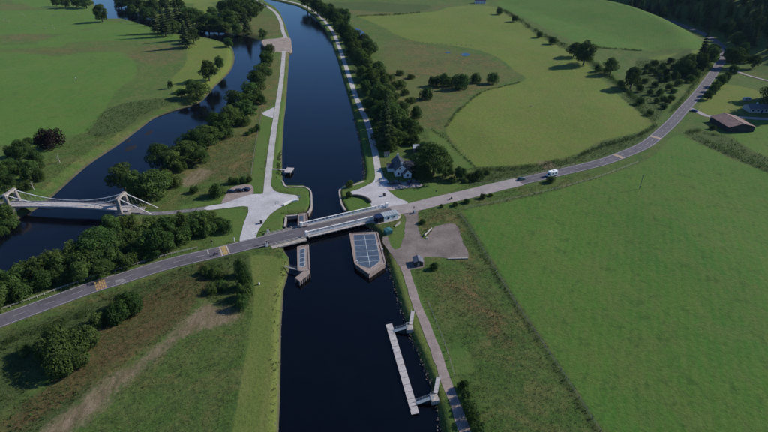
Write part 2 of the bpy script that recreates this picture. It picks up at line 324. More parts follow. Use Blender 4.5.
CANAL_Z, RIVER_Z = -1.6, -3.0
canal_w = GP(CANAL_PX, CANAL_Z); river_w = smooth_closed(GP(RIVER_PX, RIVER_Z), 6)
road_w = catmull(GP(ROAD_PX), 3.0)

# grid of the ground (finer near the middle of the place, coarser far out)
def axis(parts):
    a = []
    for lo, hi, st in parts: a += list(np.arange(lo, hi, st))
    return np.array(a)
gx = axis([(-4000,-1200,200),(-1200,-640,20),(-640,-180,2.4),(-180,180,0.9),(180,640,2.4),(640,1200,20),(1200,4001,200)])
gy = axis([(-1500,0,150),(0,64,4),(64,300,0.9),(300,480,1.5),(480,1000,3.2),(1000,1600,20),(1600,6001,200)])
X, Y = np.meshgrid(gx, gy)
def poly_field(polys, clampd=14.0, sm=True):
    out = np.full(X.shape, -float(clampd))
    for pl in polys:
        P = GP(pl); P = smooth_closed(P, 7.0) if sm else P
        x0, x1 = min(p[0] for p in P)-clampd, max(p[0] for p in P)+clampd; y0, y1 = min(p[1] for p in P)-clampd, max(p[1] for p in P)+clampd
        i0, i1 = np.searchsorted(gy, (y0, y1)); j0, j1 = np.searchsorted(gx, (x0, x1))
        if i1 <= i0 or j1 <= j0: continue
        s = (slice(i0, i1), slice(j0, j1))
        out[s] = np.maximum(out[s], np.clip(sdf_poly(X[s], Y[s], P), -clampd, clampd))
    return out
def near(P, lim):                                # distance to a line, limited
    out = np.full(X.shape, float(lim)); x0, x1 = min(p[0] for p in P)-lim, max(p[0] for p in P)+lim; y0, y1 = min(p[1] for p in P)-lim, max(p[1] for p in P)+lim
    i0, i1 = np.searchsorted(gy, (y0, y1)); j0, j1 = np.searchsorted(gx, (x0, x1)); s = (slice(i0, i1), slice(j0, j1))
    out[s] = np.minimum(lim, dist_line(X[s], Y[s], P)); return out
def sm(a, lo, hi):
    t = np.clip((a-lo)/(hi-lo), 0, 1); return t*t*(3-2*t)
def sdf_box(P, lim):
    out = np.full(X.shape, -float(lim)); x0, x1 = min(p[0] for p in P)-lim, max(p[0] for p in P)+lim; y0, y1 = min(p[1] for p in P)-lim, max(p[1] for p in P)+lim
    i0, i1 = np.searchsorted(gy, (y0, y1)); j0, j1 = np.searchsorted(gx, (x0, x1)); s = (slice(i0, i1), slice(j0, j1))
    out[s] = np.clip(sdf_poly(X[s], Y[s], P), -lim, lim); return out

s_can = sdf_box(canal_w, 60); s_riv = sdf_box(river_w, 60)
d_road = near(road_w, 70)
ltow = catmull(GP(LTOW_PX), 3); ltow2 = catmull(GP(LTOW2_PX), 3); rtow = catmull(GP(RTOW_PX), 3); spath = catmull(GP(SPATH_PX), 3)
drive = catmull(GP(DRIVE_PX), 3); drive2 = catmull(GP(DRIVE2_PX), 3)
flat = np.minimum.reduce([-s_can, -s_riv, d_road] + [near(p, 40) for p in (drive, drive2)])
courts = np.maximum.reduce([poly_field([q], 40, False) for q in (LCOURT_PX, PARK_PX, RCOURT_PX, COTPARK_PX, GRAVEL_PX, [(380,140),(430,140),(460,200),(380,200)], [(700,105),(775,92),(900,100),(900,140),(700,140)])])
flat = np.minimum(flat, -courts)
mask = sm(flat, 8, 60)
rs = np.random.default_rng(3); und = np.zeros(X.shape)
for k in range(14):
    a = rs.uniform(0, 6.283); wl = rs.uniform(45, 230); und += np.sin((X*math.cos(a)+Y*math.sin(a))*6.283/wl+rs.uniform(0, 6.28))*wl/230*0.75
hill_d = (X-0.30*(Y-500)-235)*0.86 + (Y-560)*0.52        # the wooded slope beyond the road bend
hill = np.where(hill_d > 0, 1, 0)*np.clip(hill_d, 0, 600)**1.25*0.055*sm(d_road, 6, 45)
hill = np.where(Y > 300, hill, 0)
Z = und*mask*0.8 + hill
Z += 0.10*mask*np.sin(X*1.3+np.sin(Y*0.7)*2)*np.sin(Y*1.1+np.sin(X*0.5)*2)*sm(flat, 8, 14)
d_quay = np.minimum.reduce([near(GP(q), 12) for q in ([(282.3,181),(286,187),(294,187.3),(303,187),(308.5,189),(311,193),(311.6,200),(311.3,207),(308,213.5),(299,215.3),(286,216.3),(285.4,222),(284.8,227)], [(364,181.8),(352,185.8),(341.5,188.5),(339.6,192),(340.4,198),(341.6,204),(345.5,210.5)])])
zc = np.where(d_quay < 3.0, np.interp(s_can, [-0.75, 0.3, 4], [0, CANAL_Z-.4, CANAL_Z-2.5]), np.interp(s_can, [-2.0, 0.0, 3.0], [0, CANAL_Z, CANAL_Z*2.5]))
zr = np.interp(s_riv, [-6, 0.0, 4, 8], [0, RIVER_Z, RIVER_Z-2.0, RIVER_Z-2.2])
Z = np.minimum(Z+0.0, np.where(s_can > -2.0, zc, 99)); Z = np.where(s_riv > -6, np.minimum(Z, zr), Z)
def ground_z(x, y):
    j = int(np.clip(np.searchsorted(gx, x)-1, 0, len(gx)-2)); i = int(np.clip(np.searchsorted(gy, y)-1, 0, len(gy)-2))
    tx = (x-gx[j])/(gx[j+1]-gx[j]); ty = (y-gy[i])/(gy[i+1]-gy[i])
    return float((Z[i,j]*(1-tx)+Z[i,j+1]*tx)*(1-ty)+(Z[i+1,j]*(1-tx)+Z[i+1,j+1]*tx)*ty)
def lookup(A, x, y):
    j = np.clip(np.searchsorted(gx, x), 0, len(gx)-1); i = np.clip(np.searchsorted(gy, y), 0, len(gy)-1); return A[i, j]
def GT(px, py, above=0.0):                        # pixel -> point of the terrain (or a given height above it)
    z = 0.0
    for _ in range(12):
        p = G(px, py, min(z+above, 95)); z = 0.5*z+0.5*ground_z(p.x, p.y)
    return Vector((p.x, p.y, ground_z(p.x, p.y)))

nx, ny = len(gx), len(gy)
V = np.stack([X.ravel(), Y.ravel(), Z.ravel()], 1)
ii, jj = np.meshgrid(np.arange(ny-1), np.arange(nx-1), indexing='ij'); b = (ii*nx+jj).ravel()
Fc = np.stack([b, b+1, b+1+nx, b+nx], 1)
regs = {'pasture': poly_field(PASTURE), 'gold': poly_field(GOLD), 'brown': poly_field(BROWN), 'lawn': poly_field(LAWN), 'mown': poly_field(MOWN), 'earth': poly_field(EARTH), 'darkv': poly_field(DARKV),
        'rust': poly_field([[(95,330),(140,298),(190,276),(197,298),(184,318),(150,342),(104,374),(60,406),(16,436),(0,430),(56,382)], [(198,262),(206,262),(208,296),(198,298)]]),
        'bank': np.clip(np.maximum(s_can+0.55, s_riv+1.2), -14, 14)}
# ground material: each kind of growth is its own colour, with ragged borders
t = N('meadow_ground'); P = t.pos()
nb = t.noise(0.02, 4, 0.6, P); nm = t.noise(0.11, 5, 0.65, P); nf = t.noise(0.9, 4, 0.7, P); nff = t.noise(3.2, 3, 0.7, P)
streak = t.noise(0.22, 4, 0.6, t.scalev(P, (1.0, 0.22, 1), 0.35))
fine = t.math('ADD', t.math('MULTIPLY', nf, 0.6), t.math('MULTIPLY', nff, 0.4))
def tone(c1, c2, c3, big=nb, mid=nm):
    c = t.mix(t.ramp(big, 0.38, 0.62), c1, c2); c = t.mix(t.math('MULTIPLY', t.ramp(mid, 0.42, 0.68), 0.7), c, c3)
    return c
rough_c = tone((0.042,0.084,0.018), (0.056,0.092,0.022), (0.084,0.096,0.032))
past_c = tone((0.040,0.110,0.016), (0.054,0.116,0.018), (0.074,0.118,0.024), nb, streak)
past_c = t.mix(t.math('MULTIPLY', t.ramp(t.noise(0.045, 6, 0.7, P, 1.5), 0.46, 0.60), 0.6), past_c, (0.074,0.104,0.026))
past_c = t.mix(t.math('MULTIPLY', t.ramp(t.noise(0.16, 4, 0.7, P, 0.5), 0.54, 0.66), 0.6), past_c, (0.024,0.068,0.012))
lines_ = t.n('ShaderNodeTexWave'); lines_.inputs['Scale'].default_value = 0.11; lines_.inputs['Distortion'].default_value = 1.6; lines_.inputs['Detail Scale'].default_value = 0.4; t.l(t.scalev(P, (1, 1, 1), 0.42), lines_.inputs['Vector'])
past_c = t.mix(t.math('MULTIPLY', lines_.outputs['Fac'], 0.22), past_c, (0.10,0.125,0.036))
gold_c = tone((0.106,0.138,0.026), (0.088,0.126,0.024), (0.120,0.136,0.032), nb, streak)
brown_c = tone((0.080,0.078,0.030), (0.098,0.076,0.036), (0.062,0.080,0.026))
lawn_c = tone((0.055,0.105,0.022), (0.068,0.11,0.026), (0.082,0.105,0.03))
mown_c = tone((0.098,0.124,0.030), (0.086,0.118,0.028), (0.122,0.130,0.040), nb, streak)
estr = t.noise(0.55, 5, 0.7, t.scalev(P, (1.0, 0.3, 1), -0.82))
earth_c = tone((0.115,0.078,0.054), (0.165,0.118,0.085), (0.070,0.068,0.030), nm, nf); earth_c = t.mix(t.math('MULTIPLY', t.ramp(estr, 0.46, 0.60), 0.55), earth_c, (0.205,0.152,0.112)); earth_c = t.mix(t.math('MULTIPLY', t.ramp(estr, 0.46, 0.36), 0.6), earth_c, (0.075,0.062,0.034))
dark_c = tone((0.034,0.052,0.018), (0.042,0.062,0.02), (0.058,0.066,0.024))
rust_c = tone((0.070,0.048,0.024), (0.052,0.056,0.020), (0.096,0.054,0.028), nm, nf)
bank_c = tone((0.07,0.07,0.04), (0.055,0.05,0.035), (0.10,0.09,0.06))
pat1 = t.noise(0.06, 6, 0.72, P, 1.2); pat2 = t.noise(0.33, 5, 0.72, P, 0.8)
rough_c = t.mix(t.math('MULTIPLY', t.ramp(pat1, 0.47, 0.60), 0.6), rough_c, (0.104,0.094,0.036)); rough_c = t.mix(t.math('MULTIPLY', t.ramp(pat2, 0.50, 0.60), 0.7), rough_c, (0.036,0.060,0.018))
brown_c = t.mix(t.math('MULTIPLY', t.ramp(pat1, 0.48, 0.57), 0.8), brown_c, (0.140,0.085,0.042)); brown_c = t.mix(t.math('MULTIPLY', t.ramp(pat2, 0.47, 0.57), 0.8), brown_c, (0.044,0.058,0.020)); brown_c = t.mix(t.math('MULTIPLY', t.ramp(nb, 0.48, 0.58), 0.7), brown_c, (0.075,0.092,0.028))
gold_c = t.mix(t.math('MULTIPLY', lines_.outputs['Fac'], 0.2), gold_c, (0.075,0.110,0.022))
gold_c = t.mix(t.math('MULTIPLY', t.ramp(pat1, 0.45, 0.60), 0.55), gold_c, (0.125,0.118,0.038)); gold_c = t.mix(t.math('MULTIPLY', t.ramp(pat2, 0.50, 0.64), 0.4), gold_c, (0.070,0.090,0.022))
edge = t.math('MULTIPLY', t.math('SUBTRACT', t.math('ADD', t.math('MULTIPLY', nm, 0.5), t.math('MULTIPLY', nf, 0.5)), 0.5), 9.0)
col = rough_c
for nm_, c_, e_, wd in (('pasture', past_c, 0.35, 0.8), ('gold', gold_c, 0.35, 0.9), ('brown', brown_c, 3.2, 4.5), ('darkv', dark_c, 0.9, 1.6), ('rust', rust_c, 1.6, 2.6), ('lawn', lawn_c, 0.15, 0.5), ('mown', mown_c, 0.12, 0.5), ('earth', earth_c, 1.9, 2.6), ('bank', bank_c, 0.12, 0.5)):
    f = t.ramp(t.math('ADD', t.attr(nm_), t.math('MULTIPLY', edge, e_)), -wd, wd)
    col = t.mix(f, col, c_)
smooth_g = t.ramp(t.math('MAXIMUM', t.attr('mown'), t.math('MAXIMUM', t.attr('lawn'), t.math('MAXIMUM', t.attr('pasture'), t.attr('gold')))), -0.5, 0.5)
col = t.mix(t.math('SUBTRACT', 1.0, t.math('MULTIPLY', smooth_g, 0.25)), col, t.mix(1.0, col, t.mix(t.ramp(fine, 0.32, 0.68), (0.66,0.68,0.64), (1.32,1.30,1.30)), 'MULTIPLY'))
gp_ = t.principled(col, 0.95, t.bump(t.math('ADD', t.math('MULTIPLY', nf, 0.7), t.math('MULTIPLY', nff, 0.3)), 0.9, 0.45), spec=0.1)
gp_.inputs['Sheen Weight'].default_value = 0.08; gp_.inputs['Sheen Roughness'].default_value = 0.6; gp_.inputs['Sheen Tint'].default_value = (0.6,0.9,0.25,1)
M['ground'] = t.m
gm = mesh_np('ground', V, Fc, (M['ground'],))
gm.polygons.foreach_set('use_smooth', np.ones(len(Fc), bool))
for k, a in regs.items():
    at = gm.attributes.new(k, 'FLOAT', 'POINT'); at.data.foreach_set('value', a.astype(np.float32).ravel())
link(bpy.data.objects.new('ground', gm), kind='structure')

def water_sheet(name, sdf, z, mat, lim):
    sel = (sdf[:-1,:-1] > lim) | (sdf[1:,1:] > lim) | (sdf[:-1,1:] > lim) | (sdf[1:,:-1] > lim)
    f = Fc[sel.ravel()]; u, inv = np.unique(f, return_inverse=True)
    v = V[u].copy(); v[:,2] = z
    o = link(bpy.data.objects.new(name, mesh_np(name, v, inv.reshape(f.shape), (mat,))), kind='structure')
water_sheet('canal_water', s_can, CANAL_Z, M['canal'], -0.4)
water_sheet('river_water', s_riv, RIVER_Z, M['river'], -1.5)

# ------------------------------------------------------------------ roads, paths, yards
def offsets(P, lim=None):
    n = len(P); out = []
    for i in range(n):
        d = (P[min(i+1, n-1)]-P[max(i-1, 0)]); d.z = 0; d.normalize(); out.append(Vector((-d.y, d.x, 0)))
    return out
def ribbon(name, P, wl, wr, z, mat, parent=None, kind='structure', skirt=0.25, follow=True, jag=0.0, **k):
    nrm = offsets(P); vs = []; fs = []
    for i, (p, q) in enumerate(zip(P, nrm)):
        g = max(ground_z(p.x, p.y), 0.0) if follow else 0.0
        a, b_ = p+q*(wl+random.uniform(-jag, jag)), p-q*(wr+random.uniform(-jag, jag))
        vs += [(a.x, a.y, g+z-skirt), (a.x, a.y, g+z), (b_.x, b_.y, g+z), (b_.x, b_.y, g+z-skirt)]
        if i: o = 4*i; fs += [(o-4, o-3, o+1, o), (o-3, o-2, o+2, o+1), (o-2, o-1, o+3, o+2)]
    fs = [f[::-1] for f in fs]
    return MB().add(vs, fs).obj(name, mat, parent, kind=kind if parent is None else None, **k)
def sheet(name, px, z, mat, depth=0.25, smooth=True, kind='structure', jag=0.0, **k):
    P = GP(px); P = smooth_closed(P, 1.5) if smooth else P
    P = [p+Vector((random.uniform(-jag, jag), random.uniform(-jag, jag), 0)) for p in P]
    return MB().prism(P, z-depth, z).obj(name, mat, kind=kind, **k)
def cut(P, a, b):                                # piece of a polyline between two world x values
    return [p for p in P if a <= p.x <= b]
bw, be = G(303,231.8), G(392,211); jn = G(517,182)
iw = min(range(len(road_w)), key=lambda i: (road_w[i]-bw).length); ie = min(range(len(road_w)), key=lambda i: (road_w[i]-be).length); ij = min(range(len(road_w)), key=lambda i: (road_w[i]-jn).length)
RW = road_w[:iw]+[bw]; RE = [be]+road_w[ie+1:ij+1]; RF = road_w[ij:]
RZ = 0.14
r1 = ribbon('road', RW, 3.9, 3.9, RZ, M['asphalt'])
r2 = ribbon('road', RE, 4.0, 4.2, RZ, M['worn'])
r3 = ribbon('road', RF, 3.6, 3.6, RZ, M['asphalt'])
def strip(name, P, off, wd, z, mat, parent):      # painted line at a sideways offset
    nrm = offsets(P); Q = [p+n_*off for p, n_ in zip(P, nrm)]
    return ribbon(name, Q, wd/2, wd/2, z, mat, parent, skirt=0.002)
for rr, P, hw in ((r1, RW, 3.45), (r3, RF, 3.1)):
    strip('edge_line', P, hw, 0.22, RZ+0.006, M['white_line'], rr); strip('edge_line', P, -hw, 0.18, RZ+0.006, M['white_line'], rr)
def dashes(P, parent, on=4.0, off=5.0, wd=0.14, skip=lambda p: False):
    L = 0; b_ = MB(); D = catmull(P, 1.0)
    nrm = offsets(D)
    for i in range(1, len(D)):
        L += (D[i]-D[i-1]).length
        if (L % (on+off)) < on and not skip(D[i]):
            g = ground_z(D[i].x, D[i].y)+RZ+0.007; g = max(g, RZ+0.007); a, c = D[i-1], D[i]; n_, m_ = nrm[i-1]*wd/2, nrm[i]*wd/2
            b_.add([(a.x-n_.x, a.y-n_.y, g), (c.x-m_.x, c.y-m_.y, g), (c.x+m_.x, c.y+m_.y, g), (a.x+n_.x, a.y+n_.y, g)], [(0,1,2,3)])
    b_.obj('centre_line', M['white_line'], parent)
dashes(RW, r1); dashes(RE, r2, 3, 6, 0.14); dashes(RF, r3)
def along(P, px, py):
    q = G(px, py); i = min(range(len(P)), key=lambda i: (P[i]-q).length); i = min(max(i, 1), len(P)-2)
    d = (P[i+1]-P[i-1]); d.z = 0; d.normalize(); return P[i].copy(), d
def patch(P, px, py, ln, y0, y1, z, mat, name, parent):
    c, d = along(P, px, py); n_ = Vector((-d.y, d.x, 0)); c = c+d*((G(px, py)-c).dot(d))
    a = [c-d*ln/2+n_*y0, c+d*ln/2+n_*y0, c+d*ln/2+n_*y1, c-d*ln/2+n_*y1]
    g = ground_z(c.x, c.y)
    return MB().add([(p.x, p.y, RZ+z+g) for p in a], [(0,1,2,3)]).obj(name, mat, parent)
# coloured warning patches with bars
for (px, py, ln, hw) in ((100.5,285,3.6,3.3),(224.5,250.7,3.6,3.3)):
    pt = patch(RW, px, py, ln, -hw, hw, 0.010, M['red_patch'], 'red_patch', r1)
    c, d = along(RW, px, py); n_ = Vector((-d.y, d.x, 0)); c = c+d*((G(px, py)-c).dot(d)); b_ = MB()
    for i in range(5):
        for j in range(-1, 2, 1):
            q = c+d*((i-2)*0.74)+n_*(j*2.1+ (0.35 if i % 2 else -0.35)); a = [q-d*0.26-n_*0.85, q+d*0.26-n_*0.85, q+d*0.26+n_*0.85, q-d*0.26+n_*0.85]
            b_.add([(p.x, p.y, RZ+0.016) for p in a], [(0,1,2,3)])
    b_.obj('yellow_bar', M['yellow_line'], r1)
patch(RW, 224.5, 250.7, 1.2, -3.2, 3.2, 0.013, M['yellow_line'], 'yellow_band', r1)
for px, py, dl in ((221.2,251.5,0.4),(228,249.8,0.4)): patch(RW, px, py, dl, -3.4, 3.4, 0.019, M['white_line'], 'stop_bar', r1)
patch(RW, 208.8, 254.6, 0.5, 0.2, 3.4, 0.018, M['white_line'], 'stop_line', r1)
for px, py in ((655.5,137.6),(618.5,156.5)): patch(RF, px, py, 2.6, -3.0, 3.0, 0.010, M['buff'], 'buff_band', r3)
for P_, r_, px, py, ln, y0, y1 in ((RW, r1, 190,258.5, 9, -3.3, 0.1), (RW, r1, 60,299, 14, 0.1, 3.3), (RF, r3, 585,166.6, 16, -2.9, 0), (RF, r3, 668,127, 12, 0, 2.9)): patch(P_, px, py, ln, y0, y1, 0.003, M['repair'], 'repair_patch', r_)
# SLOW painted letters, lying on the near lane
def slow(px, py):
    c, d = along(RW, px, py); n_ = Vector((-d.y, d.x, 0)); c = c+d*((G(px, py)-c).dot(d))-n_*1.75; b_ = MB()
    def seg(x0, y0, x1, y1, wd=0.17):
        a = Vector((x0, y0)); e = Vector((x1, y1)); u = (e-a).normalized(); m = Vector((-u.y, u.x))*wd/2; a = a-u*wd/2; e = e+u*wd/2
        b_.add([(*(c-d*(p.y-1.6)+n_*(p.x)).xy, RZ+0.02) for p in (a-m, e-m, e+m, a+m)], [(0,1,2,3)])
    # letters drawn in a frame: x across the lane, y along it (read by westbound drivers)
    for k, L in enumerate('SLOW'):
        x = (-1.3+k*0.72)
        w_ = 0.5; h_ = 3.2
        strokes = {'S': [(0,0,1,0),(1,0,1,.5),(1,.5,0,.5),(0,.5,0,1),(0,1,1,1)], 'L': [(0,0,0,1),(0,0,1,0)], 'O': [(0,0,1,0),(1,0,1,1),(1,1,0,1),(0,1,0,0)], 'W': [(0,1,.25,0),(.25,0,.5,.7),(.5,.7,.75,0),(.75,0,1,1)]}[L]
        for x0, y0, x1, y1 in strokes: seg(x+x0*w_, y0*h_, x+x1*w_, y1*h_)
    b_.obj('slow_lettering', M['white_line'], r1)
slow(120.5, 281.5)
ribbon('towpath', ltow, 2.0, 2.0, 0.06, M['towpath'], jag=0.25); ribbon('towpath', ltow2, 1.75, 1.75, 0.075, M['towpath'], jag=0.12)
ribbon('towpath', rtow, 1.8, 1.8, 0.075, M['towpath'], jag=0.15); ribbon('footpath', spath, 1.55, 1.55, 0.065, M['pinkpath'], jag=0.2)
ribbon('driveway', drive, 2.2, 2.2, 0.08, M['worn'], jag=0.15); ribbon('driveway', drive2, 1.8, 1.8, 0.08, M['worn'], jag=0.15)
sheet('forecourt', LCOURT_PX, 0.06, M['concrete'], jag=0.12); sheet('parking_area', PARK_PX, 0.052, M['pinkpath'], jag=0.3)
sheet('forecourt', RCOURT_PX, 0.06, M['concrete'], jag=0.12); sheet('parking_area', COTPARK_PX, 0.052, M['worn'], jag=0.25)
sheet('gravel_yard', GRAVEL_PX, 0.05, M['gravel'], jag=0.35)
ribbon('access_lane', catmull(GP([(126,209.6),(140,213),(158,213.6),(180,211.8),(200,209.2),(212,207)]), 2), 1.5, 1.5, 0.052, M['lane'], jag=0.1)
sheet('passing_bay', [(262,113),(274.5,107),(273,118),(264,115.5)], 0.05, M['concrete'], smooth=False)
sp = sheet('spillway', SPILL_PX, 0.03, M['spill'], depth=2.5, jag=0.2)
# shallow marsh pools
def pool(name, px):
    P = smooth_closed(GP(px), 2.5); z = min(ground_z(p.x, p.y) for p in P)
    P = [Vector((p.x, p.y, 0)) for p in P]; z = max(ground_z(p.x, p.y) for p in P)
    vs = [(p.x, p.y, ground_z(p.x, p.y)+0.10) for p in P]; c = sum((Vector(v_) for v_ in vs), Vector())/len(vs)
    MB().add(vs+[c], [(i, (i+1) % len(vs), len(vs)) for i in range(len(vs))]).obj(name, M['river'], kind='structure')
pool('pond', [(355,28),(360,29),(367,35),(366,39.5),(361,39.5),(358,33)])
pool('marsh_pool', [(461,54),(466,53.2),(470,54.8),(469,56.2),(464,56.8)]); pool('marsh_pool', [(445,51.6),(449,51.2),(451,52.4),(447,53)])

# ================================================================== plants
def quads(c, nrm, size, seed):
    r = np.random.default_rng(seed); n = len(c)
    nrm = nrm/np.linalg.norm(nrm, axis=1, keepdims=True)
    a = np.cross(nrm, r.normal(size=(n, 3))); a /= np.linalg.norm(a, axis=1, keepdims=True); b_ = np.cross(nrm, a)
    s = (size*r.uniform(0.55, 1.35, n))[:, None]*0.5; e = r.uniform(0.6, 1.0, n)[:, None]
    v = np.stack([c-a*s-b_*s*e*0.5, c+a*s*0.3-b_*s*e, c+a*s+b_*s*e*0.4, c-a*s*0.2+b_*s*e], 1).reshape(-1, 3)
    return v, np.arange(4*n).reshape(n, 4)
def lobes_crown(name, lobes, n, leaf, mat, seed, up=0.35):
    r = np.random.default_rng(seed); L = np.array(lobes)           # x y z rx rz
    wgt = L[:,3]*L[:,4]; k = r.choice(len(L), n, p=wgt/wgt.sum())
    d = r.normal(size=(n, 3)); d[:,2] = np.where(d[:,2] < -0.35*np.abs(d[:,2]).max(), -d[:,2], d[:,2]); d /= np.linalg.norm(d, axis=1, keepdims=True)
    rad = r.uniform(0.62, 1.06, n)**0.6
    lump = 1+0.16*np.sin(d[:,0]*7+k)*np.sin(d[:,1]*6+k*2)*np.sin(d[:,2]*6+k*3)
    c = L[k,:3]+d*np.stack([L[k,3], L[k,3], L[k,4]], 1)*(rad*lump)[:,None]
    nr = d+r.normal(size=(n, 3))*0.45+np.array([0, 0, up])
    v, f = quads(c, nr, leaf, seed+1)
    return mesh_np(name, v, f, (mat,))
def wood(name, h, r0, limbs, mat, seed):
    r = random.Random(seed); b_ = MB(); p = Vector((0, 0, -0.4)); q = 5; pts = []
    for i in range(q+1):
        t_ = i/q; pts.append(Vector((r.uniform(-.03, .03)*h*t_, r.uniform(-.03, .03)*h*t_, -0.4+(h*0.8+0.4)*t_)))
    for i in range(q): b_.tube(pts[i], pts[i+1], r0*(1-i/q*0.85), r0*(1-(i+1)/q*0.85), 7, cap=(i in (0, q-1)))
    for i in range(limbs):
        t_ = r.uniform(0.3, 0.85); k = min(q-1, int(t_*q)); s = pts[k].lerp(pts[k+1], t_*q-k); a = r.uniform(0, 6.28); l = h*r.uniform(0.2, 0.36)*(1.2-t_)
        m = s+Vector((math.cos(a)*l*0.6, math.sin(a)*l*0.6, l*0.45)); e = m+Vector((math.cos(a+.3)*l*0.5, math.sin(a+.3)*l*0.5, l*0.55))
        b_.tube(s, m, r0*0.4*(1.1-t_), r0*0.25*(1.1-t_), 5, False); b_.tube(m, e, r0*0.25*(1.1-t_), r0*0.06, 5, False)
    return b_.mesh(name, mat)
PROTO = {}
def broad(i, h, wd, mat, n, leaf, key):
    r = random.Random(100+i); lobes = [(0, 0, h*0.52, wd*0.30, h*0.30)]
    for k in range(20):
        a = k*2.4+r.uniform(-.4, .4); t_ = (k+.5)/20; zz = h*(0.20+0.66*t_)*r.uniform(.9, 1.1); env = math.sin(math.pi*min(1, 0.22+0.74*t_))**0.7
        rr = wd*0.36*env*r.uniform(0.55, 1.1); s = r.uniform(0.55, 1.3)
        lobes.append((math.cos(a)*rr, math.sin(a)*rr, zz, wd*0.15*s, h*0.115*s))
    PROTO.setdefault(key, []).append((lobes_crown('crown', lobes, n, leaf, mat, 50+i), wood('trunk', h, wd*0.035+0.05, 7, M['bark'], i), h, wd))
def bushy(i, h, wd, mat, n, leaf, key):
    r = random.Random(300+i); lobes = []
    for k in range(12):
        a = k*2.4+r.uniform(-.4, .4); rr = wd*0.36*math.sqrt(k/12); s = r.uniform(0.8, 1.2)
        lobes.append((math.cos(a)*rr, math.sin(a)*rr, h*(0.5-0.22*(k/12)**2)*s, wd*0.17*s, h*0.40*s))
    PROTO.setdefault(key, []).append((lobes_crown('crown', lobes, n, leaf, mat, 80+i), wood('stem', h*0.8, 0.09, 6, M['bark'], i+40), h, wd))
def conifer(i, h, wd, mat, n, leaf, key):
    r = np.random.default_rng(500+i); t_ = r.uniform(0.06, 1.0, n)**1.25; tier = np.round(t_*13)/13*0.6+t_*0.4
    rad = wd*0.5*(1-tier)**0.8*r.uniform(0.35, 1.05, n)*(0.8+0.25*np.sin(tier*80)); a = r.uniform(0, 6.283, n); rad *= 1+0.22*np.sin(a*5+tier*20)
    c = np.stack([np.cos(a)*rad, np.sin(a)*rad, h*(0.10+0.9*tier)-rad*0.18], 1)
    nr = np.stack([np.cos(a)*0.7, np.sin(a)*0.7, np.full(n, 0.8)], 1)+r.normal(size=(n, 3))*0.35
    v, f = quads(c, nr, leaf, 600+i)
    PROTO.setdefault(key, []).append((mesh_np('crown', v, f, (mat,)), wood('trunk', h, wd*0.035+0.05, 3, M['bark'], i+70), h, wd))
for i in range(6): broad(i, 10, 7.6+0.45*i, M['leaf'], 5600, 0.38, 'broad')
for i in range(2): broad(10+i, 10, 8, M['leaf_y'], 5600, 0.36, 'broad_y')
for i in range(2): broad(20+i, 11, 5.4, M['leaf_y' if i else 'leaf'], 3000, 0.40, 'birch')
for i in range(4): bushy(i, 5.0, 7.5, M['leaf'], 3600, 0.36, 'bush')
for i in range(2): bushy(10+i, 4.5, 7.0, M['leaf_y'], 3400, 0.34, 'bush_y')
for i in range(2): bushy(60+i, 6.0, 16.0, M['leaf'], 16000, 0.42, 'bigbush')
bushy(20, 6.5, 8.5, M['copper'], 3600, 0.40, 'copper')
for i in range(2): bushy(30+i, 1.7, 2.4, M['leaf'], 420, 0.24, 'shrub')
for i in range(2): bushy(40+i, 1.5, 2.4, M['leaf_y'], 420, 0.22, 'shrub_y')
for i in range(3): conifer(i, 17, 7.5, M['needle'], 3600, 0.62, 'conifer')
NAME = {'bigbush': 'willow_bush', 'broad': 'broadleaf_tree', 'broad_y': 'broadleaf_tree', 'birch': 'birch_tree', 'bush': 'willow_bush', 'bush_y': 'willow_bush', 'copper': 'copper_shrub', 'shrub': 'shrub', 'shrub_y': 'shrub', 'conifer': 'spruce_tree'}
PLANTS = []
def put_plant(kind, p, sw, sh, label, group=None, cat=None, name=None):
    pr = random.choice(PROTO[kind]); cm, tm, h, wd = pr
    root = empty(name or NAME[kind], (p.x, p.y, p.z), random.uniform(0, 6.28), label=label, cat=cat or ('shrub' if 'shrub' in kind else 'bush' if kind in ('bush', 'bush_y', 'bigbush') else 'tree'), group=group)
    root.scale = (sw*random.uniform(.86, 1.14), sw*random.uniform(.86, 1.14), sh*random.uniform(.88, 1.15))
    for nm, m in (('crown', cm), ('stem' if 'bush' in kind or 'shrub' in kind or kind == 'copper' else 'trunk', tm)):
        link(bpy.data.objects.new(nm, m), parent=root)
    PLANTS.append((p.x, p.y, wd*sw*0.5)); return root
ASPECT = {'bigbush': 0.42, 'broad': 1.12, 'broad_y': 1.12, 'birch': 1.9, 'bush': 0.72, 'bush_y': 0.7, 'copper': 0.78, 'shrub': 0.75, 'shrub_y': 0.7, 'conifer': 2.2}
def plant_px(kind, cx, cy, wpx, label, group=None, asp=1.0, name=None):
    """crown centre and crown width as the photo shows them"""
    wd_m = wpx*mpp(cx, cy)*1.22; h_m = wd_m*ASPECT[kind]*asp
    p = GT(cx, cy, h_m*0.52)
    pr = PROTO[kind][0]
    return put_plant(kind, p, wd_m/pr[3], h_m/pr[2], label, group, name=name)
ORD = ['first', 'second', 'third', 'fourth', 'fifth', 'sixth', 'seventh', 'eighth', 'ninth', 'tenth', 'eleventh', 'twelfth', 'thirteenth', 'fourteenth', 'fifteenth', 'sixteenth']

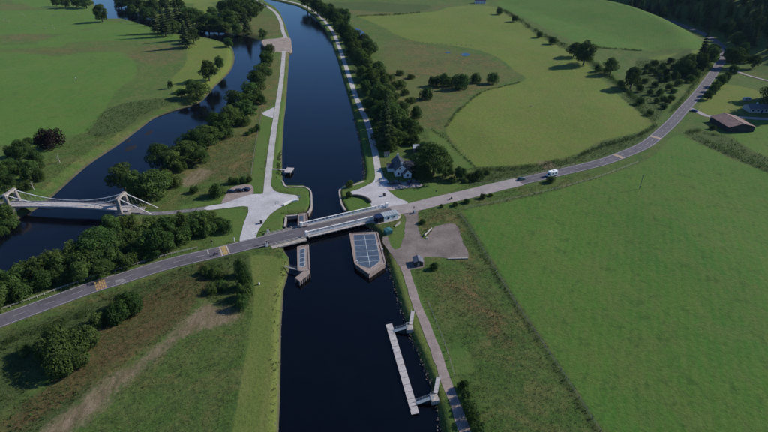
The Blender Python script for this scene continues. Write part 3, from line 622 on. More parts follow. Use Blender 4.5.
# belt between the road and the river, below the suspension bridge
g = 'willows between the road and the river'
for i, (x, y, w_) in enumerate([(12,277,25),(30,269,24),(46,262,25),(61,260,25),(76,251,25),(88,260,24),(96,243,25),(108,253,27),(120,240,27),(135,247,25),(127,259,20),(143,232,25),(155,242,22),(166,229,21),(176,234,22),(189,229,22),(198,219,20),(207,227,18),(152,224,18),(19,288,24),(2,290,24),(41,279,22),(62,274,20),(80,271,18),(-12,299,26),(214,221,17),(226,226,14),(110,224,18),(128,222,17),(102,267,16),(148,254,14),(180,222,16),(-8,283,22),(168,246,12)]):
    plant_px(random.choice(['bush', 'bush', 'bush', 'broad', 'bush_y']), x, y, w_, 'dense green willow in the thicket between the road and the river', g, 0.9)
for k in range(40):
    i = random.randrange(12, 34); x, y = [(20,282),(40,272),(60,266),(78,258),(92,250),(106,246),(118,246),(132,243),(146,238),(158,234),(172,232),(186,228),(200,224),(212,223)][k % 14]
    plant_px(random.choice(['bush', 'bush_y', 'bush', 'birch']), x+random.uniform(-9, 9), y+random.uniform(-11, 9), random.uniform(7, 12), 'willow', g, random.uniform(.7, 1.1))
# trees on the strip between river and canal
g = 'riverbank trees on the strip beside the canal'
for i, (x, y, w_, k) in enumerate([(122,178,22,'broad'),(133,184,20,'broad'),(150,182,24,'broad'),(164,176,16,'bush_y'),(173,181,14,'bush_y'),(160,155,20,'broad'),(174,158,18,'broad_y'),(185,150,22,'broad'),(194,141,20,'broad'),(199,154,16,'broad'),(207,134,20,'broad'),(217,126,22,'broad'),(226,131,14,'bush'),(231,115,18,'broad'),(238,101,20,'broad'),(246,108,18,'broad'),(250,90,18,'broad'),(257,80,16,'broad'),(256,96,14,'bush'),(262,70,15,'broad'),(266,58,14,'broad'),(269,49,9,'bush'),(262,99,8,'broad'),(141,190,14,'bush'),(180,166,12,'bush_y'),(243,120,12,'bush_y')]):
    plant_px(k, x, y, w_, 'leafy tree in the riverbank row on the strip beside the canal', g, 1.0 if 'bush' in k else 0.85)
plant_px('broad', 262.5, 33, 7, 'lone small tree beside the stone spillway at the canal', asp=1.2)
for x, y, w_, l in ((194,189,9,'round bush standing alone in the rough grass above the access road'), (217,190,14,'leafy bush casting a long shadow beside the small car park')): plant_px('bush', x, y, w_, l)
for i, (x, y, w_) in enumerate([(231,181,7),(237,180.5,7),(243,180,7),(249,179.5,6),(252,130,6),(257,128,7),(248,133,5)]): plant_px('bush', x, y, w_, 'low bush in the rough meadow above the small car park', 'low bushes above the car park')
# far bank of the river, left
plant_px('copper', 50, 138, 20, 'dark purple copper shrub at the edge of the green field', asp=1.0)
plant_px('copper', 37, 140, 8, 'smaller dark purple shrub just left of the big copper shrub')
for i, (x, y, w_, k) in enumerate([(12,151,14,'bush'),(22,149,15,'broad'),(34,158,16,'broad'),(8,164,14,'broad'),(18,168,13,'bush_y'),(30,170,15,'broad'),(25,185,12,'bush_y'),(4,180,14,'broad'),(10,192,12,'bush'),(38,176,12,'bush'),(-8,170,16,'broad'),(-10,190,16,'broad'),(3,212,16,'bush'),(-12,220,18,'bush'),(10,223,15,'bush'),(2,232,14,'bush'),(28,141,8,'bush')]):
    plant_px(k, x, y, w_, 'mixed green tree in the clump by the far end of the suspension bridge', 'trees by the far end of the suspension bridge', 0.95)
for x, y, w_, l in ((180,92,8,'small round tree left of the river bend in the meadow'),(191,85,9,'tree on the river bank just right of the small round meadow tree'),(208,71,13,'largest round tree standing in the meadow inside the river bend'),(219,63,9,'smaller dark tree up-right of the largest meadow tree'),(196,90,14,'broad tree at the inner bank of the river bend'),(228,42,8,'tree at the tip of the meadow inside the river bend'),(193,36,9,'tree at the meadow edge below the wood across the river'),(100,12,12,'dark tree standing alone beside the upper river reach')): plant_px('broad', x, y, w_, l)
plant_px('birch', 170, 84, 5, 'sparse thin tree in the meadow left of the small round tree', asp=0.7)
# wood along the upper river
g = 'trees of the wood along the upper river'
for i, (x, y, w_) in enumerate([(131,11,11),(145,14,12),(155,19,11),(163,22,11),(173,26,12),(184,32,12),(168,11,11),(177,15,11),(187,16,13),(120,3,11),(129,1,11),(141,4,11),(153,6,11),(164,3,11),(178,4,11),(196,17,14),(207,19,14),(217,22,13),(230,17,15),(240,15,15),(250,12,14),(235,5,14),(246,4,14),(256,7,12),(222,7,12),(188,24,12),(200,27,11),(212,11,11),(225,26,11),(236,27,10),(150,12,10),(246,22,10)]):
    plant_px(random.choice(['broad', 'broad', 'broad', 'broad', 'broad', 'conifer']), x, y, w_*(1.0), 'dark tree in the wood along the upper river', g, 0.8)
for i, (x, y, w_) in enumerate([(64,2,7),(75,1,8),(85,1,9),(55,1,7)]): plant_px('broad', x, y, w_, '%s dark tree from the left in the short row at the top edge' % ORD[i], 'short tree row at the top edge')
# belt on the far side of the canal
g = 'trees in the belt right of the canal towpath'
for i, (x, y, w_, k) in enumerate([(307,0,11,'broad'),(317,4,12,'broad'),(326,11,11,'broad'),(333,15,12,'broad'),(338,22,12,'broad'),(346,16,10,'broad'),(344,31,12,'broad'),(350,40,13,'broad'),(355,50,13,'broad'),(358,45,11,'broad_y'),(361,60,14,'broad'),(367,67,14,'broad'),(368,47,12,'broad'),(372,48,10,'bush'),(368,80,14,'broad'),(374,80,15,'broad_y'),(378,92,16,'broad'),(384,99,17,'broad'),(374,99,11,'bush'),(383,81,12,'bush'),(381,73,11,'bush_y'),(364,54,11,'broad'),(352,33,10,'bush'),(388,110,18,'broad'),(396,116,19,'broad'),(401,108,14,'broad'),(386,121,18,'conifer'),(400,124,18,'broad'),(410,128,14,'broad'),(381,134,13,'broad'),(394,136,16,'broad'),(404,137,13,'bush'),(379,114,12,'broad'),(391,144,12,'broad'),(416,113,12,'bush'),(382,146,9,'bush'),(418,128,10,'bush_y'),(376,122,9,'bush'),(414,140,10,'bush'),(322,7,10,'broad'),(341,12,9,'bush'),(330,6,9,'bush'),(339,27,9,'broad'),(346,36,9,'bush'),(352,44,10,'broad'),(356,55,10,'broad'),(362,72,11,'broad'),(366,88,11,'broad'),(371,106,11,'broad'),(377,107,12,'broad'),(372,73,11,'broad'),(376,86,11,'broad'),(363,40,10,'broad'),(356,36,9,'broad'),(393,126,12,'broad'),(388,131,12,'broad'),(401,131,12,'broad'),(386,90,12,'broad'),(378,66,10,'broad'),(381,128,10,'broad')]):
    plant_px(k, x, y, w_, 'leafy tree in the dense belt right of the canal towpath', g, 1.0)
for i, (x, y, w_) in enumerate([(390,76,10),(398,84,12),(405,91,10),(389,89,12),(411,76,7),(400,72,8),(395,96,10),(410,100,9)]): plant_px('bush_y', x, y, w_, 'pale scrubby bush at the marsh edge beside the tree belt', 'scrub bushes at the marsh edge', 0.8)
for i, (x, y, w_) in enumerate([(426,92,12),(435,80,10),(445,80,11),(461.5,79.5,15),(453,81,8),(475,77,10),(493,77.5,11)]): plant_px('bush', x, y, w_*1.05, '%s dark round bush from the left in the marsh row below the pools' % ORD[i], 'dark bushes in the marsh', 1.15, name='marsh_bush')
plant_px('broad', 434.5, 158, 23, 'largest dark leafy tree, right of the white cottage', asp=1.05)
for x, y, w_, k in ((446,170,13,'broad'),(460,173,12,'broad'),(470,176,9,'bush'),(479,174,10,'broad'),(452,180,7,'bush'),(428,176,10,'bush'),(420,166,12,'broad'),(425,147,12,'broad'),(419,158,13,'broad'),(423,172,12,'broad'),(416,174,9,'bush'),(487,172,6,'bush'),(466,181,5,'bush_y')): plant_px(k, x, y, w_, 'small tree among the shrubs between the cottage tree and the road', 'shrubs between the cottage tree and the road', 0.9)
for x, y, w_, l in ((367,193,0,''),): pass
plant_px('bush', 349.5, 184, 7, 'dark shrub on the point of lawn by the right canal quay', asp=1.1); plant_px('bush', 349, 194.5, 6, 'small dark shrub at the end of the dark curved wall', asp=1.1)
# hedgerow trees and road trees on the right
for x, y, w_, l in ((586,51,15,'tall dark hedgerow tree, leftmost of the three with long shadows'),(612,65,11,'round hedgerow tree in the middle of the three with long shadows'),(633,77,14,'dark hedgerow tree, rightmost of the three with long shadows'),(575,48,10,'smaller tree beside the tall leftmost hedgerow tree')): plant_px('broad', x, y, w_, l, asp=1.15)
for i, (x, y, w_, k) in enumerate([(688,64,15,'broad'),(681,69,14,'bush'),(700,64,14,'broad'),(710,54,15,'broad'),(704,49,11,'conifer'),(695,72,11,'bush'),(690,78,9,'bush'),(715,50,9,'broad'),(676,75,9,'bush')]): plant_px(k, x, y, w_, 'dark tree crowding the left side of the road at the bend', 'trees left of the road bend')
for i, (x, y, w_) in enumerate([(500,11,6),(515,18,6),(540,34,6),(553,40,7),(598,68,6),(621,83,7),(641,100,8),(650,112,6),(640,88,7)]): plant_px('bush', x, y, w_, '%s small tree going down the hedge line right of the yellow field' % ORD[i], 'small trees in the hedge line', 1.25)
for i, (x, y, w_) in enumerate([(655,62,7),(663,66,8),(671,60,7),(648,66,6),(668,78,7),(660,92,7),(672,97,7),(664,106,6),(652,70,6),(658,72,7),(666,72,6),(675,66,7),(661,79,6),(655,84,6),(669,87,7),(663,98,6),(657,100,6),(650,92,6),(645,80,6),(674,90,6),(668,101,6),(679,82,7),(645,72,5)]): plant_px('bush', x, y, w_, 'scrub bush in the rough corner left of the road bend', 'scrub in the rough corner')
for i, (x, y, w_, k) in enumerate([(709,94,8,'broad'),(713,90,8,'broad'),(717,85,9,'broad'),(722,80,9,'broad'),(727,76,8,'broad'),(733,71,8,'broad'),(736,58,13,'broad'),(742,52,12,'broad'),(731,52,11,'broad'),(755,61,9,'broad'),(748,58,9,'bush')]): plant_px(k, x, y, w_, 'dark roadside tree shading the road right of the bend', 'roadside trees right of the bend')
# hillside forest
g = 'forest trees on the hillside'
FOREST = [Vector((a, b_, 0)) for a, b_ in [(648,9),(668,15),(690,23),(708,31),(722,38),(736,48),(768,51),(830,56),(830,-28),(640,-28),(630,-6)]]
fx = [p.x for p in FOREST]; fy = [p.y for p in FOREST]; cnt = 0; tries = 0; placed = []
rf = random.Random(5)
def in_poly(x, y, P):
    c = False
    for i in range(len(P)):
        a, b_ = P[i-1], P[i]
        if (a.y > y) != (b_.y > y) and x < (b_.x-a.x)*(y-a.y)/(b_.y-a.y)+a.x: c = not c
    return c
while cnt < 270 and tries < 9000:
    tries += 1; px_, py_ = rf.uniform(628, 815), rf.uniform(-24, 56)
    q_ = GT(px_, py_, 0.0); x, y = q_.x, q_.y
    if not in_poly(px_, py_, FOREST) or float(lookup(d_road, x, y)) < 9: continue
    if any((x-a)**2+(y-c)**2 < 9.5**2 for a, c in placed): continue
    placed.append((x, y)); cnt += 1; k = rf.choice(['conifer', 'conifer', 'broad', 'birch']); s = rf.uniform(0.75, 1.5)
    put_plant(k, Vector((x, y, ground_z(x, y))), s*(1.0 if k == 'conifer' else 1.15), s*(1.0 if k == 'conifer' else 1.45), {'conifer': 'dark spruce in the shaded forest on the hillside beyond the road', 'broad': 'dark broadleaf tree in the shaded forest on the hillside beyond the road', 'birch': 'slender birch in the shaded forest on the hillside beyond the road'}[k], g)
# near bushes
plant_px('bigbush', 64, 345, 56, 'largest round bush at bottom left below the road', asp=1.05)
plant_px('bigbush', 122, 306, 32, 'wide leafy bush just below the road, right of the largest bush', asp=1.1)
plant_px('bush_y', 97, 318, 17, 'small bush between the two big bushes below the road'); plant_px('bush', 24, 350, 12, 'low bush in the shadow of the largest round bush')
for x, y, w_ in ((241,268,12),(244,279,13),(245,290,13),(242,301,12)): plant_px('bush', x, y, w_, 'dark narrow bush in the row beside the mown canal strip', 'bush row beside the mown strip', 1.6)
for x, y, w_ in ((213,272,13),(222,284,12),(212,288,12),(205,270,10)): plant_px('bush', x, y, w_, 'rounded bush in the rough ground below the road near the canal', 'bushes in the rough ground below the road', 0.9)
for i, (x, y, w_) in enumerate([(463,385,11),(466,394,12),(470,405,13),(474,417,14),(479,430,15)]): plant_px('bush', x, y, w_, '%s bush from the top in the hedge right of the pink footpath' % ORD[i], 'hedge bushes right of the footpath', 1.15)
for x, y, w_ in ((411,272,0),): pass
plant_px('bush', 434, 266, 8, 'dark bush just right of the black hut'); plant_px('bush', 423, 221, 6, 'small bush at the corner of the gravel yard by the road')
for i, (x, y, w_) in enumerate([(441.5,206,4),(455,204,5),(467,200.5,6),(483,196.3,6),(491,194.5,4),(551,179,8)]): plant_px('bush', x, y, w_, '%s low bush from the left along the right roadside above the big field' % ORD[i], 'low bushes along the roadside')
for i, (x, y, w_) in enumerate([(779,90,17),(792,97,18),(800,86,20),(786,80,16)]): plant_px('broad', x, y, w_, '%s tall tree from the left shading the bungalow at the right edge' % ORD[i], 'tall trees beyond the bungalow', 1.5)
plant_px('bush', 713,127, 6, 'bush against the dark side of the rusty barn')

# hedges: one thing each
def hedge(px, h, wd, label, mat='leaf', dens=26, leaf=0.34):
    P = catmull([GT(a, b_) for a, b_ in px], 1.2); lob = []
    for i, p in enumerate(P):
        if random.random() < 0.12: continue
        s = random.uniform(0.6, 1.3); z = ground_z(p.x, p.y)
        lob.append((p.x-P[0].x+random.uniform(-.4, .4)*wd, p.y-P[0].y+random.uniform(-.4, .4)*wd, z-P[0].z+h*0.42*s, wd*0.5*s, h*0.5*s))
    h *= 1.35; dens = int(dens*1.6); lob = [(a, b_, c*1.3, d*1.15, e*1.3) for a, b_, c, d, e in lob]
    o = bpy.data.objects.new('hedge', lobes_crown('hedge', lob, min(22000, len(lob)*dens), leaf, M[mat], len(lob))); o.location = P[0]
    link(o, label=label, cat='hedge')
hedge([(578,158),(602,147),(620,142),(640,136),(655,126)], 1.6, 2.2, 'bushy hedge along the upper side of the road bend', 'leaf', 30)
hedge([(498,9),(512,16),(532,29),(553,41),(572,51),(583,58)], 2.6, 3.2, 'dark hedge climbing between the yellow field and the upper green field', 'leaf', 30, .5)
hedge([(589,62),(601,71),(610,79),(622,88),(632,97)], 2.6, 3.0, 'low hedge below the three hedgerow trees')
hedge([(700,140),(720,149),(745,160),(768,170),(790,180)], 1.9, 2.0, 'hedge along the top of the big green field below the barn', 'leaf', 32)
hedge([(686,134),(697,131),(708,134),(720,136)], 1.3, 2.6, 'shaggy hedge between the road and the rusty barn', 'leaf_y', 30)
hedge([(636,105),(642,112),(650,119),(656,122)], 1.5, 2.6, 'dense hedge at the corner of the yellow field by the road', 'leaf', 30)
hedge([(672,112),(682,100),(692,88),(702,76),(712,66)], 1.8, 2.6, 'rough hedge along the left side of the road up to the bend', 'leaf', 26, .4)
hedge([(596,48),(620,49.5),(640,51)], 1.4, 2.0, 'short dark hedge at the foot of the upper green field', 'leaf', 30, .45)
hedge([(230,182),(238,181.5),(250,180.5)], 1.5, 2.0, 'hedge behind the parked cars in the small car park')
hedge([(480,170),(500,170),(520,168.5),(540,166),(556,161)], 1.2, 2.2, 'rough hedge along the upper road verge before the white motorhome', 'leaf_y', 26)
hedge([(446,127),(461,109),(481,93),(501,87),(520,82)], 0.9, 1.8, 'scrubby hedge between the marsh and the yellow field', 'leaf_y', 14, .4)
hedge([(420,13),(400,14.5),(375,15.5),(358,16.5)], 1.6, 3.0, 'dark hedge along the top of the yellow field', 'leaf', 18, .6)

hedge([(431,129),(446,140),(456,150),(466,159),(476,168)], 0.7, 0.8, 'thin dark hedge between the cottage lawn and the yellow field', 'leaf', 16, .3)
hedge([(322,8),(334,20),(344,34),(351,48),(358,62),(364,78),(370,94),(377,108),(382,122),(386,138)], 3.2, 4.5, 'dense undergrowth beneath the tree belt right of the towpath', 'leaf', 60, .5)
hedge([(337,17),(348,26),(357,40),(366,56),(374,72),(382,88),(392,102),(402,118),(410,132)], 2.8, 4.5, 'undergrowth on the marsh side of the tree belt by the canal', 'leaf', 60, .5)
hedge([(268,52),(264,66),(257,82),(248,98),(236,112),(220,128),(204,142),(186,154),(168,164)], 2.8, 4.0, 'dense undergrowth along the river bank beneath the riverside trees', 'leaf', 70, .45)
hedge([(585,57),(596,66),(607,75),(618,84),(628,92),(640,104)], 2.4, 3.5, 'thick bramble hedge beneath the three hedgerow trees', 'leaf', 50, .45)
hedge([(654,66),(664,74),(674,78),(684,76),(694,72),(704,64)], 2.2, 4.5, 'tangled scrub thicket left of the road bend', 'leaf', 50, .45)
hedge([(205,268),(214,266),(222,272),(220,284),(212,294)], 1.9, 3.2, 'tangled scrub below the road left of the mown strip', 'leaf', 70, .3)
hedge([(0,350),(16,338),(40,330),(70,320),(92,310)], 1.1, 2.6, 'tall weeds along the verge above the largest round bush', 'leaf', 60, .28)
# scattered low growth: grass tussocks, bracken, bank plants (uncountable)
def inside_any(x, y): return (lookup(regs['pasture'], x, y) > 0) | (lookup(regs['gold'], x, y) > 0)
def near_built(x, y):
    q = np.minimum.reduce([lookup(d_road, x, y)-1.0, -lookup(courts, x, y)+3.3, -lookup(s_can, x, y)+2.2, -lookup(s_riv, x, y)-1])
    for P in (ltow2, rtow, spath): q = np.minimum(q, dist_line(x, y, P)+1.2)
    return q < 4.0
def tufts(name, n, accept, mat, h0, h1, blades, xr, yr, seed, label, anyplace=False):
    r = np.random.default_rng(seed); x = r.uniform(*xr, n); y = r.uniform(*yr, n)
    vis = np.abs(x) < 0.80*np.sqrt(y*y+CH*CH)*0.95+5
    k = vis & accept(x, y)
    if not anyplace: k &= ~near_built(x, y)
    x, y = x[k], y[k]
    j = np.clip(np.searchsorted(gx, x)-1, 0, nx-2); i = np.clip(np.searchsorted(gy, y)-1, 0, ny-2); z = Z[i, j]
    m = len(x); B = blades; a = r.uniform(0, 6.283, (m, B)); h = r.uniform(h0, h1, (m, 1))*r.uniform(0.6, 1.2, (m, B)); lean = h*r.uniform(0.25, 0.8, (m, B)); wd = h*0.30
    cx = x[:,None]+r.normal(size=(m, B))*0.16; cy = y[:,None]+r.normal(size=(m, B))*0.16; cz = np.repeat(z[:,None], B, 1)-0.03
    tx, ty = -np.sin(a)*wd*0.5, np.cos(a)*wd*0.5
    v = np.stack([np.stack([cx-tx, cy-ty, cz], -1), np.stack([cx+tx, cy+ty, cz], -1), np.stack([cx+np.cos(a)*lean+tx*.5, cy+np.sin(a)*lean+ty*.5, cz+h], -1), np.stack([cx+np.cos(a)*lean-tx*.5, cy+np.sin(a)*lean-ty*.5, cz+h], -1)], 2).reshape(-1, 3)
    me = mesh_np(name, v, np.arange(len(v)).reshape(-1, 4), (mat,))
    link(bpy.data.objects.new(name, me), kind='stuff', label=label)
rough = lambda x, y: ~inside_any(x, y) & (lookup(regs['lawn'], x, y) < -0.3) & (lookup(regs['mown'], x, y) < -0.3) & (lookup(regs['earth'], x, y) < -0.5)
clump = lambda x, y: np.sin(x*0.31+np.sin(y*0.23)*1.7)*np.sin(y*0.27+np.sin(x*0.19)*2.1)
tufts('meadow_grass', 200000, lambda x, y: rough(x, y) & (clump(x, y) > -0.6), M['tuft'], 0.12, 0.36, 3, (-190, 110), (75, 300), 1, 'rough green meadow grass beside the canal and road')
tufts('dry_grass', 60000, lambda x, y: rough(x, y) & (clump(x+40, y-30) > 0.1), M['tuft_dry'], 0.15, 0.42, 3, (-190, 110), (75, 300), 2, 'straw-coloured dry grass in the rough meadows')
tufts('bracken', 42000, lambda x, y: ((lookup(regs['brown'], x, y) > -1) | (lookup(regs['rust'], x, y) > -1)) & (lookup(regs['earth'], x, y) < -0.5) & (clump(x*1.6, y*1.6) > -0.2), M['bracken'], 0.2, 0.5, 3, (-190, 110), (75, 200), 3, 'rusty brown bracken in the rough ground')
tufts('nettle_bed', 190000, lambda x, y: (lookup(regs['darkv'], x, y) > 0), M['leaf'], 0.25, 0.75, 3, (-260, 330), (75, 480), 4, 'dark green nettles and scrub at the field edges')
tufts('field_grass', 110000, lambda x, y: (lookup(regs['pasture'], x, y) > 1) & (clump(x*2.3, y*2.3) > 0.3), M['tuft'], 0.07, 0.17, 3, (30, 260), (75, 260), 5, 'longer tussocky grass in the big green field')

tufts('bank_plants', 260000, lambda x, y: (lookup(s_can, x, y) > -2.0) & (lookup(s_can, x, y) < -0.15) & (lookup(d_quay, x, y) > 3) & (lookup(d_road, x, y) > 7) & ((clump(x*1.7, y*1.7) > -0.5) | (x > 0)) & ~((x < 0) & (y < 235) & (clump(x*9, y*9) < 0.6)), M['tuft'], 0.2, 0.6, 4, (-60, 70), (75, 330), 6, 'reedy plants along the canal banks', True)
# stones at the water's edge, too many and too small to count
r_ = np.random.default_rng(12); x = r_.uniform(-60, 70, 300000); y = r_.uniform(75, 330, 300000); q = lookup(s_can, x, y)
k = (q > -0.9) & (q < 0.45) & (lookup(d_quay, x, y) > 3) & (r_.uniform(0, 1, len(x)) < np.where(x > 0, 0.22, 0.3)) & (lookup(d_road, x, y) > 7); x, y, q = x[k], y[k], q[k]; n = len(x)
base = np.array([(1,0,0),(-1,0,0),(0,1,0),(0,-1,0),(0,0,.7),(0,0,-.7)]); fb = np.array([(0,2,4),(2,1,4),(1,3,4),(3,0,4),(2,0,5),(1,2,5),(3,1,5),(0,3,5)])
sz = r_.uniform(.12, .42, n); zz = np.interp(q, [-2.0, 3.0], [0, CANAL_Z*2.5])
v = (base[None]*r_.uniform(.6, 1.3, (n, 6, 1))*sz[:, None, None]+np.stack([x, y, zz], 1)[:, None]).reshape(-1, 3); f = (fb[None]+6*np.arange(n)[:, None, None]).reshape(-1, 3)
link(bpy.data.objects.new('bank_stones', mesh_np('bank_stones', v, f, (M['bankstone'],))), kind='stuff', label='loose stones along the canal waterline')

# ================================================================== built things
def frame(a, b_):                                 # origin and heading of the line a->b
    d = b_-a; return math.atan2(d.y, d.x), Vector((d.x, d.y, 0)).length
# ---- quays, piers
def quay(px, label, wd=0.8, top=0.22, mat='stone_l', step=1.6):
    P = catmull(GP(px), step); b_ = empty('quay_wall', (P[0].x, P[0].y, 0), label=label, cat='quay')
    nrm = offsets(P); L = 0
    for i in range(len(P)-1):                     # a row of coping stones over a plain face
        a, c = P[i]-P[0], P[i+1]-P[0]; n0, n1 = nrm[i]*wd/2, nrm[i+1]*wd/2; e = (c-a).normalized()*0.012; dz = random.uniform(-.02, .02)
        q = [a+e-n0, c-e-n1, c-e+n1, a+e+n0]
        MB().prism(q, top-0.35, top+dz).obj('coping_stone', M['stone_l'], b_)
    vs = []; fs = []
    for i, (p, n_) in enumerate(zip(P, nrm)):
        p = p-P[0]
        for s, z in ((-0.42, -4.0), (-0.42, top-0.352), (0.42, top-0.352), (0.42, -4.0)): vs.append((p.x+n_.x*s*wd, p.y+n_.y*s*wd, z))
        if i: o = 4*i; fs += [(o-4, o, o+1, o-3), (o-3, o+1, o+2, o-2), (o-2, o+2, o+3, o-1)]
    MB().add(vs, fs).obj('wall_face', M['stone'], b_)
quay([(282.3,181),(286,187),(294,187.3),(303,187),(308.5,189),(311,193),(311.6,200),(311.3,207),(308,213.5)], 'pale curved stone quay round the left lawn point beside the canal')
quay([(286,216.3),(293,215.8),(299,215.3)], 'short pale quay at the back of the dark water notch'); quay([(286,217.2),(285.4,222),(284.8,227)], 'pale stone side of the dark water notch left of the bridge')
quay([(364,181.8),(352,185.8),(341.5,188.5),(339.6,192),(340.4,198),(341.6,204),(345.5,210.5)], 'pale stone quay round the right lawn point beside the canal')

PT = 0.55                                          # top of the fender piers
def pier(name, label, px, rim_in, panels, cat='pier', bottom=-4.5):
    c = G(*px[0], PT); b_ = empty(name, (c.x, c.y, 0), label=label, cat=cat)
    loc = lambda q, z=PT: G(*q, z)-Vector((c.x, c.y, 0))
    MB().prism([loc(q) for q in px], bottom, PT-0.02).obj('pier_body', M['timber'], b_)
    n = len(px)
    for i in range(n):                             # timber edge beams round the top
        a, d = loc(px[i]), loc(px[(i+1) % n]); MB().beam(Vector((a.x, a.y, PT+0.02)), Vector((d.x, d.y, PT+0.02)), 0.55, 0.3).obj('edge_beam', M['timber'], b_)
    if rim_in:
        MB().prism([loc(q) for q in rim_in], PT-0.01, PT+0.05).obj('frame', M['roofgrey'], b_)
    for q in panels:
        P4 = [loc(p) for p in q]; cc = sum(P4, Vector())/len(P4)
        MB().prism([p.lerp(cc, 0.0)+(cc-p).normalized()*0.22 for p in P4], PT+0.03, PT+0.10).obj('panel', M['blue'], b_)
    return b_, loc
def lerp2(a, b_, t_): return (a[0]+(b_[0]-a[0])*t_, a[1]+(b_[1]-a[1])*t_)
TL, TM, TR = (353.6,235), (364.3,234.5), (375,234); BL, BM, BR = (356.6,262.3), (369.3,261.5), (380.6,260.3); TIP = (370.3,268)
pan = []
for (a0, b0), (a1, b1) in (((TL, TM), (BL, BM)), ((TM, TR), (BM, BR))):
    for i in range(5):
        u, v_ = i/5, (i+1)/5
        pan.append([lerp2(a0, a1, u), lerp2(b0, b1, u), lerp2(b0, b1, v_), lerp2(a0, a1, v_)])
pan.append([BL, BM, TIP, (361,265.6)]); pan.append([BM, BR, (376.3,264.6), TIP])
pb, ploc = pier('fender_pier', 'wide ship-shaped fender pier with twelve blue panels below the bridge', [(350,233.5),(377.3,232.5),(385.2,263),(369.2,273.8),(355,263.4)], [TL, TR, BR, (376.3,264.6), TIP, (361,265.6), BL], pan)
for q in ((382.5,250.5),(357,262.6)):                # white depth posts on the pier
    p = ploc(q); MB().box(p.x-.18, p.x+.18, p.y-.18, p.y+.18, PT, PT+0.9).obj('marker_post', M['white'], pb)
for i in range(7):                                  # dark rubbing piles along the hull
    a = ploc(lerp2((355,263.4),(369.2,273.8),(i+0.5)/7)); MB().tube((a.x-.15, a.y-.25, -4), (a.x-.15, a.y-.25, PT-0.2), 0.17).obj('fender_pile', M['stone_d'], pb)
pan = []
for i in range(4): pan.append([lerp2((300,249.5),(299.6,267),i/4), lerp2((305,248.5),(305,266),i/4), lerp2((305,248.5),(305,266),(i+1)/4), lerp2((300,249.5),(299.6,267),(i+1)/4)])
pb2, ploc2 = pier('fender_pier', 'narrow fender pier with a strip of blue panels at the left of the canal', [(297.8,247),(308.2,244.8),(309.6,269.5),(303.5,271),(298.3,270.2)], [(299.7,249.3),(305.3,248.2),(305.3,266.3),(299.3,267.3)], pan)
wing = [(303.2,271.3),(309.6,270),(309,273.5),(299.6,281),(295,277.8)]
MB().prism([ploc2(q) for q in wing], PT-0.35, PT+0.06).obj('wing_deck', M['timber'], pb2)
for i in range(6):
    a = ploc2(lerp2((309.3,272.5),(299.6,280.6), i/5)); MB().box(a.x-.28, a.x+.28, a.y-.28, a.y+.28, -4.5, PT-0.3).obj('wing_post', M['timber'], pb2)
    a = ploc2(lerp2((303.2,271.3),(295.3,277.6), i/5)); MB().box(a.x-.2, a.x+.2, a.y-.2, a.y+.2, -4.5, PT-0.3).obj('wing_post', M['timber'], pb2)
pier('fender_pier', 'small fender pier with a blue panel above the bridge at the left', [(298.6,214.5),(306.8,213.6),(307.2,226),(298.4,227)], None, [[(299.3,216),(303.6,215.5),(303.8,221),(299.3,221.5)], [(299.3,221.8),(303.8,221.3),(303.9,225.5),(299.3,226)]])
# catwalk from the bank to the left pier
a, c = G(285,266.5,0), G(298,269.5,0.3); d0, ln = frame(a, c); cw = empty('catwalk', (a.x, a.y, 0.25), d0, label='thin dark catwalk from the left bank to the narrow pier', cat='catwalk')
MB().box(0, ln, -.35, .35, -.1, 0).obj('deck', M['steel'], cw)
for s in (-.35, .35):
    MB().tube((0, s, 0.9), (ln, s, 0.9), 0.03).obj('handrail', M['steel'], cw)
    for i in range(4): MB().tube((ln*i/3, s*0.97, 0), (ln*i/3, s*0.97, 0.9), 0.03).obj('rail_post', M['steel'], cw)

# ---- the swing bridge
W0, E0 = G(303,231.8,0), G(392.5,211,0); hd, BL_ = frame(W0, E0)
DZ = 0.16
sb = empty('swing_bridge', (W0.x, W0.y, 0), hd, label='white-railed swing bridge carrying the road over the canal', cat='bridge')
MB().box(0.05, BL_, -3.4, 3.4, -0.55, DZ).obj('road_deck', M['deckroad'], sb)
for s in (-1, 1): MB().box(0.05, BL_, s*3.41-(0.0 if s > 0 else .5), s*3.41+(0.5 if s > 0 else 0), -0.5, DZ+0.14).obj('kerb', M['stone_l'], sb)
ln_ = MB()
for i in range(4, int(BL_), 8): ln_.box(i, i+3.5, -.09, .09, DZ+0.001, DZ+0.006)
ln_.obj('centre_line', M['white_line'], sb)
for s in (-3.05, 3.05): MB().box(0.1, BL_-.1, s-.07, s+.07, DZ+0.001, DZ+0.006).obj('edge_line', M['white_line'], sb)
for s in (-.9, .9): MB().box(0.5, BL_-2, s*2.6-.25, s*2.6+.25, -1.15, -0.56).obj('girder', M['steel'], sb)
def parapet(y, x0, x1, h=2.05):
    n = max(2, round((x1-x0)/1.75)); st = (x1-x0)/n
    MB().box(x0, x1, y-.22, y+.22, h-.02, h+.2).obj('top_rail', M['white'], sb)
    MB().box(x0, x1, y-.10, y+.10, DZ+.14, DZ+.95).obj('bottom_plate', M['white'], sb)
    MB().tube((x0, y, 1.5), (x1, y, 1.5), 0.06, n=5).obj('mid_rail', M['white'], sb)
    for i in range(n+1):
        x = x0+i*st; MB().box(x-.34, x+.34, y-.12, y+.12, DZ+.96, h-.03).obj('post', M['white'], sb)
    for x in (x0-.5, x1+.5):
        MB().box(x-.55, x+.55, y-.55, y+.55, DZ, h+.42).obj('end_post', M['white'], sb, bevel=0.05)
parapet(3.9, 1.0, BL_-1.6); parapet(-3.95, 1.0, BL_*0.755)
